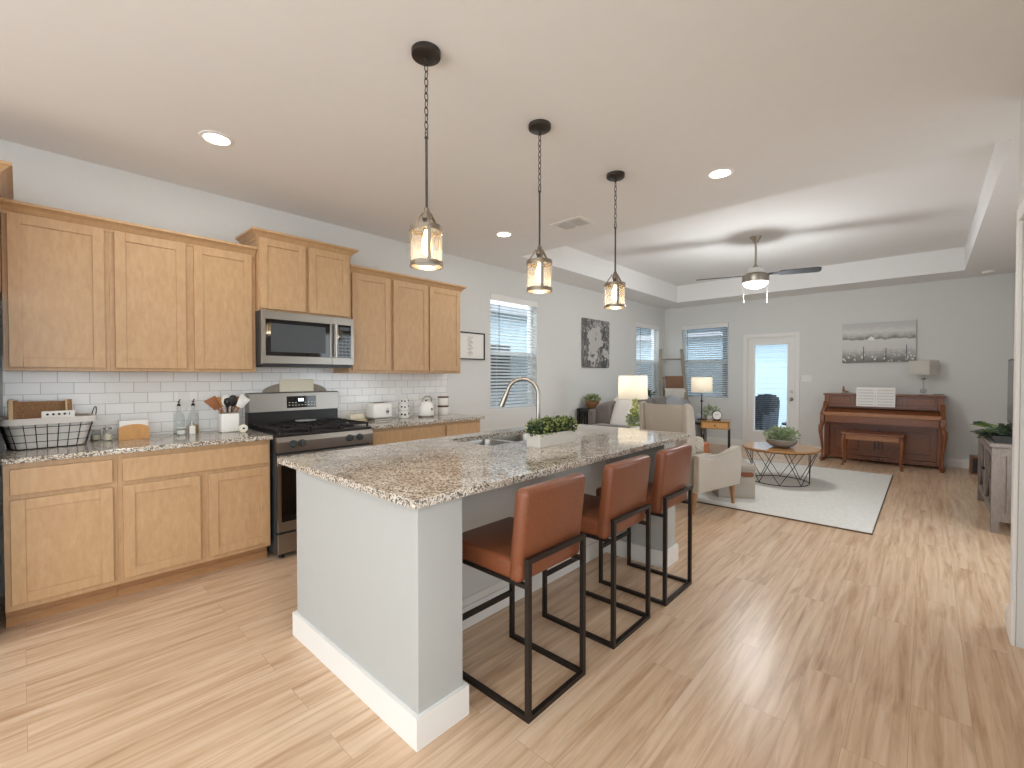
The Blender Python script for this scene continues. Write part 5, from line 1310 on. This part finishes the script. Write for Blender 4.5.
# end table, lamp 2, clock, succulent
ex, ey = 1.52, 7.90
ET = Matrix.Translation((ex, ey, RZ)) @ Matrix.Rotation(0.25, 4, 'Z')
t = thing('end_table', 'rustic wooden end table with one drawer and black metal legs near the far window', 'table', (0, 0, 0))
B().box(-0.225, 0.225, -0.21, 0.21, 0.575, 0.595, 0.003).out('tabletop', 'tablewood', t)
B().box(-0.215, 0.215, -0.19, 0.20, 0.46, 0.574).out('apron', 'tablewood', t)
d = B().box(-0.19, 0.19, -0.205, -0.191, 0.472, 0.565, 0.002).out('drawer', 'bamboo', t)
B().cyl((0, -0.2055, 0.52), (0, -0.222, 0.52), 0.012, seg=10).out('knob', 'blackmetal', d)
for x in (-0.205, 0.205):
    for y in (-0.18, 0.19): B().box(x-0.011, x+0.011, y-0.011, y+0.011, 0, 0.4595).out('leg', 'blackmetal', t)
t.location = (ex, ey, RZ); t.rotation_euler[2] = 0.25
EZ = RZ+0.5955
drum_lamp('table_lamp', 'lit table lamp with a slim black stem and drum shade on the end table', 1.335, 7.765, EZ, [(0.07, 0.0), (0.07, 0.012), (0.012, 0.025), (0.009, 0.03), (0.009, 0.30), (0.025, 0.31), (0.025, 0.32), (0.009, 0.33), (0.008, 0.44)], 'blackmetal', 1.075, 1.325, 0.168, 1.0)
t = thing('desk_clock', 'round white faced clock on the end table', 'clock', (1.56, 7.83, EZ))
cv = Vector((1.56, 7.83, EZ+0.085)); nv = Vector((0.45, -0.9, 0)).normalized()
B().cyl(cv-nv*0.02, cv+nv*0.02, 0.078, seg=28).out('case', 'blackmetal', t, 40)
B().cyl(cv+nv*0.0202, cv+nv*0.022, 0.068, seg=28).out('dial', 'paper', t, 40)
b = B(); b.bar(cv+nv*0.023, cv+nv*0.023+Vector((0.02, 0.01, 0.035)), 0.004); b.bar(cv+nv*0.023, cv+nv*0.023+Vector((-0.03, -0.015, 0.02)), 0.004); b.out('hands', 'ink', t)
b = B(); b.box(1.50, 1.62, 7.80, 7.86, EZ, EZ+0.012); b.out('foot', 'blackmetal', t)
potted('potted_plant', 'pale green succulent behind the round clock', 1.40, 7.99, EZ, [(0.05, 0.0), (0.06, 0.05), (0.055, 0.06)], 'white', [(0, 0, 0.13, 0.13, 0.13, 0.085, 130)], 'leafpale', 0.06, 0.35)

# leather pouf behind the armchair
t = thing('leather_pouf', 'square tan leather pouf between the armchair and end table', 'pouf', (1.75, 6.38, RZ))
B().box(1.60, 1.90, 6.18, 6.54, RZ, 0.42, 0.03, 3).out('body', 'terracotta', t, 45)
b = B()
for z in (0.05, 0.395): b.tube([(1.63, 6.179, z), (1.87, 6.179, z), (1.901, 6.21, z), (1.901, 6.51, z)], 0.004, 6)
b.out('piping', 'redwood', t, 60)

# armchair (local: +y forward)
t = thing('armchair', 'light grey linen wingback armchair seen from behind, beyond the island', 'armchair', (0, 0, 0))
B().box(-0.30, 0.30, -0.26, 0.34, 0.205, 0.34, 0.03, 3).out('seat_frame', 'linen', t, 45)
B().superq((0, 0.05, 0.41), (0.56, 0.60, 0.17), 0.35, 0.25, 24, 12).out('seat_cushion', 'linen', t, 60)
# back shell, curved in plan, rounded top
b = B(); n = 13; rows = [(0.205, 0.255), (0.45, 0.262), (0.75, 0.275), (0.90, 0.280), (0.98, 0.275), (1.025, 0.262), (1.05, 0.225)]
for side, off in ((0, 0.0), (1, 0.10)):
    pass
grid = {}
for s_, off in ((0, 0.0), (1, 0.095)):
    for i, (z, hw) in enumerate(rows):
        for j in range(n):
            u = -1+2*j/(n-1); x = hw*u*(1-0.04*s_)
            y = -0.37-0.10*((z-0.3)/0.75) + 0.07*abs(u)**2.5 + off*(1.0-0.25*(i == len(rows)-1))
            zz = z + (0.0 if i < len(rows)-2 else 0.0) - (0.02 if (i == len(rows)-1 and s_ == 1) else 0)
            grid[(s_, i, j)] = b.bm.verts.new((x, y, zz))
nr = len(rows)
for s_ in (0, 1):
    for i in range(nr-1):
        for j in range(n-1): b.bm.faces.new((grid[(s_, i, j)], grid[(s_, i, j+1)], grid[(s_, i+1, j+1)], grid[(s_, i+1, j)]))
for j in range(n-1):
    for i in (0, nr-1): b.bm.faces.new((grid[(0, i, j)], grid[(0, i, j+1)], grid[(1, i, j+1)], grid[(1, i, j)]))
for i in range(nr-1):
    for j in (0, n-1): b.bm.faces.new((grid[(0, i, j)], grid[(0, i+1, j)], grid[(1, i+1, j)], grid[(1, i, j)]))
b.out('backrest', 'linen', t, 70)
for s in (-1, 1):
    # wing
    prof = [(-0.42, 0.56), (-0.30, 0.58), (-0.29, 0.70), (-0.30, 0.92), (-0.33, 1.03), (-0.38, 1.065), (-0.44, 1.05)]
    b = B(); b.prism(prof, 'x', s*0.236, s*0.288, 0.015, 3); b.out('wing', 'linen', t, 60)
    # arm with a dipping top line
    prof = [(-0.36, 0.205), (0.365, 0.205), (0.39, 0.30), (0.40, 0.50), (0.39, 0.575), (0.355, 0.605), (0.30, 0.605), (0.22, 0.57), (0.08, 0.525), (-0.05, 0.51), (-0.18, 0.52), (-0.36, 0.565)]
    b = B(); b.prism(prof, 'x', s*0.305, s*0.372, 0.018, 3); b.out('arm', 'linen', t, 60)
    for y in (-0.33, 0.31):
        B().cyl((s*0.315, y*1.08 if y > 0 else y*1.12, 0), (s*0.312, y, 0.21), 0.016, 0.028, 10).out('leg', 'oldwood', t, 40)
t.location = (2.265, 4.78, RZ*1.0); t.rotation_euler[2] = -math.radians(13)
cR = Matrix.Translation(t.location) @ Matrix.Rotation(-math.radians(13), 4, 'Z')
pc = cR @ Vector((-0.09, 0.16, 0.575))
pillow('patterned throw pillow resting in the linen armchair', pc, (0.30, 0.20, 0.11), (1.2, 0.0, 0.35), 'patterned')
pc2 = cR @ Vector((0.0, -0.2, 0.66))

# ottoman cube
t = thing('storage_ottoman', 'grey fabric storage cube with a leather handle beside the armchair', 'ottoman', (0, 0, 0))
B().box(-0.19, 0.19, -0.19, 0.19, 0.0, 0.305, 0.010, 2).out('body', 'ottoman', t)
B().box(-0.197, 0.197, -0.197, 0.197, 0.306, 0.362, 0.012, 2).out('lid', 'ottoman', t)
b = B(); b.superq((0.105, -0.197, 0.262), (0.13, 0.012, 0.055), 0.5, 0.5); b.out('handle', 'leather', t, 60)
t.location = (2.51, 5.42, RZ); t.rotation_euler[2] = 0.60

# coffee table
tx_, ty_ = 2.77, 6.49
t = thing('coffee_table', 'round wooden coffee table on a black wire lattice base', 'coffee table', (tx_, ty_, RZ))
B().lathe(tx_, ty_, [(0.001, 0.425), (0.424, 0.425), (0.43, 0.43), (0.43, 0.444), (0.425, 0.449), (0.001, 0.449)], 56).out('tabletop', 'tablewood', t, 40)
b = B(); nn = 8
b.tube([(tx_+0.400*math.cos(2*PI*i/48), ty_+0.400*math.sin(2*PI*i/48), 0.419) for i in range(48)], 0.005, 6, closed=True)
b.tube([(tx_+0.315*math.cos(2*PI*i/48), ty_+0.315*math.sin(2*PI*i/48), RZ+0.006) for i in range(48)], 0.005, 6, closed=True)
for k in range(nn):
    a = 2*PI*k/nn+0.2
    for s in (-1, 1):
        a2 = a + s*1.7*PI/nn
        b.cyl((tx_+0.400*math.cos(a2), ty_+0.400*math.sin(a2), 0.419), (tx_+0.315*math.cos(a), ty_+0.315*math.sin(a), RZ+0.006), 0.0042, seg=6)
b.out('wire_base', 'blackmetal', t, 50)
potted('potted_plant', 'leafy green arrangement in a grey stone bowl on the coffee table', tx_+0.02, ty_-0.02, 0.4495, [(0.08, 0.0), (0.135, 0.025), (0.172, 0.065), (0.178, 0.095), (0.168, 0.10)], 'concrete', [(0, 0, 0.15, 0.185, 0.185, 0.095, 760)], 'leafpale', 0.042)

# ladder with throws
t = thing('blanket_ladder', 'grey wooden blanket ladder leaning in the far left corner', 'ladder', (0.4, 8.9, 0))
LT, LB_ = Vector((0.05, 9.0, 1.90)), Vector((0.30, 8.50, 0.0))
RT, RB_ = Vector((0.38, 9.26, 1.90)), Vector((0.76, 8.80, 0.0))
for a, c_ in ((LB_, LT), (RB_, RT)): B().bar(a, c_, 0.062, 0.03, 0.003).out('rail', 'ladder', t)
for f_ in (0.20, 0.38, 0.56, 0.69, 0.89): B().cyl(LB_.lerp(LT, f_), RB_.lerp(RT, f_), 0.014, seg=8).out('rung', 'ladder', t, 50)
def drape(name, label, f0, drop, mat, u0, u1):
    a0 = LB_.lerp(LT, f0); a1 = RB_.lerp(RT, f0)
    p0, p1 = a0.lerp(a1, u0), a0.lerp(a1, u1); fw = Vector((0.62, -0.62, 0)).normalized()
    b = B(); n_ = 10; rows_ = [(-0.020, 0.0), (0.0, 0.024), (0.022, 0.0), (0.030, -drop*0.5), (0.040, -drop)]; G = []
    for layer in (0.0, 0.010):
        for (o_, dz) in rows_:
            ring = []
            for j in range(n_):
                u = j/(n_-1); p = p0.lerp(p1, u)+fw*(o_+(layer if dz < 0.02 and o_ > 0 else -layer if o_ < 0 else 0)+0.006*math.sin(u*17))+Vector((0, 0, dz+(layer if o_ == 0 else 0)))
                p += (p0-p1)*0.0
                ring.append(b.bm.verts.new(p))
            G.append(ring)
    m_ = len(rows_)
    for L0 in (0, m_):
        for i in range(m_-1):
            for j in range(n_-1): b.bm.faces.new((G[L0+i][j], G[L0+i][j+1], G[L0+i+1][j+1], G[L0+i+1][j]))
    for j in range(n_-1):
        b.bm.faces.new((G[0][j], G[0][j+1], G[m_][j+1], G[m_][j])); b.bm.faces.new((G[m_-1][j], G[m_-1][j+1], G[2*m_-1][j+1], G[2*m_-1][j]))
    for i in range(m_-1):
        for j in (0, n_-1): b.bm.faces.new((G[i][j], G[i+1][j], G[m_+i+1][j], G[m_+i][j]))
    return tag(b.out(name, mat, smooth=60), label, 'blanket')
drape('throw_blanket', 'rust brown throw hung over an upper rung of the ladder', 0.69, 0.30, 'throw_brown', 0.18, 0.93)
drape('throw_blanket', 'ivory throw hung on the ladder below the brown one', 0.56, 0.34, 'throw_white', 0.15, 0.98)

# ------------------------------------------------------------------ piano
P0, P1 = 2.875, 4.325      # x extent
PB, PY = YF-0.02, 8.98   # back, front of upper case
t = thing('upright_piano', 'walnut console piano with curved legs against the far wall', 'piano', ((P0+P1)/2, 9.0, 0))
b = B(); b.box(P0+0.05, P1-0.05, 9.02, PB, 0.035, 1.03); b.box(P0+0.012, P0+0.08, 8.97, PB, 0.03, 1.03, 0.004, 1); b.box(P1-0.08, P1-0.012, 8.97, PB, 0.03, 1.03, 0.004, 1); b.out('case', 'walnut', t)
B().box(P0-0.005, P1+0.005, 8.955, PB, 1.032, 1.062, 0.010, 3).out('lid', 'walnut', t)
# upper front panel with scalloped frames
b = B(); b.box(P0+0.081, P1-0.081, 8.985, 9.0, 0.836, 1.03); b.out('music_panel', 'walnut', t)
b = B()
def frame_rect(b, x0, x1, z0, z1, y, w_=0.008, d_=0.006):
    b.box(x0, x1, y-d_, y, z0, z0+w_); b.box(x0, x1, y-d_, y, z1-w_, z1); b.box(x0, x0+w_, y-d_, y, z0+w_, z1-w_); b.box(x1-w_, x1, y-d_, y, z0+w_, z1-w_)
frame_rect(b, P0+0.10, P0+0.36, 0.895, 1.01, 8.9848); frame_rect(b, P1-0.42, P1-0.10, 0.895, 1.01, 8.9848); frame_rect(b, P0+0.40, P1-0.46, 0.895, 1.01, 8.9848)
b.out('panel_molding', 'walnutdark', t)
b = B(); b.box(P0+0.081, P1-0.081, 8.875, 8.984, 0.855, 0.872); b.out('music_shelf', 'walnut', t)
# key bed, slip and fallboard
b = B(); b.prism([(8.66, 0.62), (8.66, 0.735), (8.69, 0.765), (8.965, 0.835), (9.0, 0.835), (9.0, 0.62)], 'x', P0+0.06, P1-0.06, 0.004, 1); b.out('key_lid', 'walnut', t)
B().box(P0+0.04, P1-0.04, 8.645, 8.668, 0.722, 0.780, 0.006, 2).out('key_slip', 'walnutlight', t)
for s, xx in ((0, P0), (1, P1-0.055)):
    b = B(); b.prism([(8.63, 0.60), (8.62, 0.64), (8.63, 0.735), (8.70, 0.775), (8.90, 0.85), (8.97, 0.93), (9.0, 0.93), (9.0, 0.60)], 'x', xx, xx+0.055, 0.006, 2); b.out('cheek_block', 'walnut', t)
# lower panel
B().box(P0+0.081, P1-0.081, 9.0, 9.019, 0.09, 0.60).out('knee_panel', 'walnut', t)
b = B(); frame_rect(b, P0+0.15, P0+0.47, 0.17, 0.50, 9.0, 0.010, 0.008); frame_rect(b, P1-0.47, P1-0.15, 0.17, 0.50, 9.0, 0.010, 0.008)
b.out('panel_molding', 'walnutdark', t)
b = B()
for i in range(3):
    x = (P0+P1)/2-0.05+0.045*i-0.01; b.box(x-0.006, x+0.006, 8.992, 9.0, 0.20, 0.52-0.03*abs(i-1))
b.out('fretwork', 'ink', t)
B().box(P0+0.05, P1-0.05, 8.98, 9.019, 0.02, 0.088, 0.004, 1).out('bottom_rail', 'walnut', t)
for i in range(3):
    x = (P0+P1)/2-0.06+0.06*i
    b = B(); b.tube([(x, 8.985, 0.055), (x, 8.93, 0.055), (x, 8.90, 0.048)], [0.008, 0.009, 0.014], 8); b.out('pedal', 'nickel', t, 60)
for xx, ox in ((P0+0.028, -0.022), (P1-0.028, 0.022)):
    b = B(); b.tube([(xx, 8.68, 0.599), (xx+ox*0.8, 8.655, 0.55), (xx+ox, 8.65, 0.47), (xx+ox*0.4, 8.672, 0.34), (xx, 8.70, 0.20), (xx, 8.695, 0.11), (xx, 8.665, 0.05), (xx, 8.645, 0.034)], [0.030, 0.034, 0.029, 0.021, 0.018, 0.016, 0.024, 0.028], 10)
    b.box(xx-0.025, xx+0.025, 8.61, 9.0, 0.012, 0.034, 0.006, 2); b.out('leg', 'walnut', t, 50)
    for yy in (8.64, 8.96): B().cyl((xx-0.012, yy, 0.0115), (xx+0.012, yy, 0.0115), 0.0115, seg=12).out('caster', 'blackmetal', t)
# sheet music
t = thing('music_book', 'open white sheet music book on the piano music shelf', 'book', (0, 0, 0))
for s in (-1, 1):
    b = B(); b.box(-0.235 if s < 0 else 0.001, -0.001 if s < 0 else 0.235, -0.003, 0.003, 0, 0.30); b.out('page', 'paper', t)
    b = B()
    for r_ in range(6):
        for l_ in range(4):
            z = 0.022+r_*0.045+l_*0.005
            b.box(-0.215 if s < 0 else 0.02, -0.02 if s < 0 else 0.215, -0.0036, -0.0031, z, z+0.0014)
    b.out('staves', 'ventdark', t)
t.location = (3.545, 8.888, 0.8725); t.rotation_euler[0] = -0.19
# lamp on piano
x, y = 4.09, 9.12
t = thing('table_lamp', 'unlit lamp with white rectangular shade and crystal ball stem on the piano', 'lamp', (x, y, 1.0625))
z = 1.0625
b = B(); b.box(x-0.045, x+0.045, y-0.045, y+0.045, z, z+0.018, 0.004); b.out('foot', 'crystal', t)
b = B(); b.superq((x, y, z+0.06), (0.08, 0.08, 0.08), 1, 1, 16, 10); b.out('crystal_ball', 'crystal', t, 80)
b = B(); b.cyl((x, y, z+0.102), (x, y, z+0.30), 0.006, seg=8); b.superq((x, y, z+0.24), (0.055, 0.055, 0.04), 1, 1, 12, 8); b.out('stem', 'nickel', t, 60)
b = B(); hx, hy = 0.135, 0.10
for (a0, a1, c0, c1) in ((x-hx, x+hx, y-hy, y-hy+0.003), (x-hx, x+hx, y+hy-0.003, y+hy), (x-hx, x-hx+0.003, y-hy+0.003, y+hy-0.003), (x+hx-0.003, x+hx, y-hy+0.003, y+hy-0.003)): b.box(a0, a1, c0, c1, 1.365, 1.575)
b.xf(Matrix.Translation((x, y, 0)) @ Matrix.Rotation(-0.55, 4, 'Z') @ Matrix.Translation((-x, -y, 0))); b.out('lamp_shade', 'shadewhite', t)
t = thing('figurine', 'small dark bird and branch figurine on the left of the piano top', 'figurine', (3.14, 9.05, 1.0625))
b = B(); b.box(3.10, 3.20, 9.03, 9.07, 1.0625, 1.07); b.superq((3.17, 9.05, 1.092), (0.05, 0.035, 0.035), 1, 1, 12, 8); b.superq((3.13, 9.05, 1.115), (0.035, 0.03, 0.08), 1, 1, 12, 8); b.superq((3.13, 9.05, 1.165), (0.03, 0.03, 0.03), 1, 1, 10, 8); b.out('body', 'wicker', t, 60)
t = thing('garland', 'low dark metal scroll ornament on the right of the piano top', 'ornament', (4.27, 9.1, 1.0625))
b = B(); b.tube([(4.20+0.11*i/14, 9.06+0.01*math.sin(i), 1.070+0.012*abs(math.sin(i*0.9))) for i in range(15)], 0.004, 6)
b.out('scroll', 'bronze', t, 60)
# bench
t = thing('piano_bench', 'walnut piano bench with curved legs in front of the piano', 'bench', (3.54, 8.52, 0))
bx0, bx1, by0, by1 = 3.19, 3.89, 8.36, 8.68
B().box(bx0-0.01, bx1+0.01, by0-0.01, by1+0.01, 0.475, 0.50, 0.006, 2).out('seat', 'walnut', t)
B().box(bx0+0.02, bx1-0.02, by0+0.02, by1-0.02, 0.40, 0.4745).out('apron', 'walnutlight', t)
for xx in (bx0+0.02, bx1-0.02):
    for s, yy in ((-1, by0+0.02), (1, by1-0.02)):
        o_ = 1 if xx > 3.5 else -1
        B().tube([(xx-0.012*o_, yy-s*0.012, 0.474), (xx+0.008*o_, yy+s*0.006, 0.40), (xx+0.010*o_, yy+s*0.01, 0.30), (xx-0.004*o_, yy, 0.12), (xx, yy, 0.05), (xx+0.012*o_, yy+s*0.01, 0.0)], [0.020, 0.028, 0.021, 0.013, 0.012, 0.018], 10).out('leg', 'walnut', t, 60)

# ------------------------------------------------------------------ media console, tv, plant
c0, c1, cy0, cy1 = 4.545, 4.975, 5.62, 7.02
t = thing('media_console', 'grey washed wooden media console against the right wall', 'console', (4.76, 6.3, 0))
B().box(c0-0.015, c1, cy0-0.02, cy1+0.02, 0.735, 0.765, 0.004).out('top', 'console', t)
b = B(); b.box(c0+0.03, c1-0.01, cy0+0.012, cy1-0.012, 0.10, 0.734); b.out('carcass', 'console', t)
for yy in (cy0, cy1-0.0): 
    pass
b = B()
for (a, c_, u, v) in ((c0, c0+0.05, 0.0, 0.734), (c1-0.05, c1, 0.0, 0.734)): b.box(a, c_, cy0, cy0+0.05, u, v)
b.box(c0+0.05, c1-0.05, cy0+0.002, cy0+0.011, 0.66, 0.734); b.box(c0+0.05, c1-0.05, cy0+0.002, cy0+0.011, 0.10, 0.18); b.box(4.755, 4.765, cy0+0.004, cy0+0.0112, 0.18, 0.66)
b.box(c0+0.09, c0+0.10, cy0+0.003, cy0+0.0115, 0.18, 0.66)
b.out('end_frame', 'console', t)
b = B()
for (a, c_) in ((c0, c0+0.05), (c1-0.05, c1)): b.box(a, c_, cy1-0.05, cy1, 0, 0.734)
b.out('rear_post', 'console', t)
dy = (cy1-cy0-0.12)/2
for k in range(2):
    a = cy0+0.055+k*(dy+0.01)
    d = B(); d.box(c0+0.005, c0+0.028, a, a+0.05, 0.14, 0.70); d.box(c0+0.005, c0+0.028, a+dy-0.05, a+dy, 0.14, 0.70); d.box(c0+0.005, c0+0.028, a+0.05, a+dy-0.05, 0.14, 0.19); d.box(c0+0.005, c0+0.028, a+0.05, a+dy-0.05, 0.65, 0.70)
    d.bar((c0+0.014, a+0.05, 0.19), (c0+0.014, a+dy-0.05, 0.65), 0.012, 0.02); d.bar((c0+0.014, a+0.05, 0.65), (c0+0.014, a+dy-0.05, 0.19), 0.012, 0.02)
    d = d.out('door', 'console', t)
    B().box(c0+0.020, c0+0.024, a+0.05, a+dy-0.05, 0.19, 0.65).out('door_glass', 'blackglass', d)
    yk = a+dy-0.025 if k == 0 else a+0.025
    B().cyl((c0+0.004, yk, 0.45), (c0-0.014, yk, 0.45), 0.010, seg=10).out('knob', 'blackmetal', d)
t = thing('television', 'flat black television on the grey media console', 'television', (4.83, 6.3, 0.7655))
B().box(4.755, 4.79, 5.66, 7.02, 0.86, 1.515, 0.006, 2).out('case', 'blackmetal', t)
B().box(4.752, 4.7548, 5.675, 7.005, 0.875, 1.500).out('screen', 'tv', t)
for yy in (6.30, 6.86):
    b = B(); b.bar((4.772, yy, 0.862), (4.70, yy-0.02, 0.772), 0.02, 0.012); b.bar((4.772, yy, 0.862), (4.84, yy+0.02, 0.772), 0.02, 0.012); b.out('foot', 'blackmetal', t)
t = thing('planter_tray', 'long dark tray with trailing eucalyptus on the media console', 'planter', (4.66, 5.9, 0.7655))
b = B(); b.prism([(4.565, 0.7655), (4.695, 0.7655), (4.715, 0.825), (4.545, 0.825)], 'y', 5.70, 6.16, 0.003, 1); b.out('tray', 'castiron', t)
b = B()
for k in range(26):
    a = random.uniform(0, 2*PI); y = random.uniform(5.78, 6.10); L = random.uniform(0.12, 0.30)
    p = Vector((4.63, y, 0.83)); d = Vector((math.cos(a)*0.7, math.sin(a)*1.0, random.uniform(0.1, 0.9))).normalized()
    if p.x+d.x*L > 4.73: d.x = -abs(d.x)
    n_ = 9
    for i in range(n_):
        q = p + d*L*i/n_ + Vector((0, 0, -0.10*(i/n_)**2))
        for s in (-1, 1): b.leaf(q, d*0.4+Vector((-d.y*s, d.x*s, 0.2)), random.uniform(0.035, 0.055), 0.6)
b.out('foliage', 'leafdark', t)
b = B()
for k in range(12):
    a = random.uniform(0.6*PI, 1.4*PI); L = random.uniform(0.14, 0.30); y = random.uniform(5.8, 6.1)
    b.leaf((4.63, y, 0.84), (math.cos(a), math.sin(a), random.uniform(0.2, 0.8)), L, 0.05, Vector((0, 0, 1)))
b.out('leaf_blades', 'leaf', t)
t = thing('speaker_box', 'small dark wooden box on the floor behind the media console', 'box', (4.62, 8.7, 0))
B().box(4.58, 4.80, 8.80, 9.05, 0, 0.24, 0.006).out('cabinet', 'walnut', t)
B().box(4.60, 4.78, 8.795, 8.7995, 0.02, 0.22).out('front_panel', 'black', t)
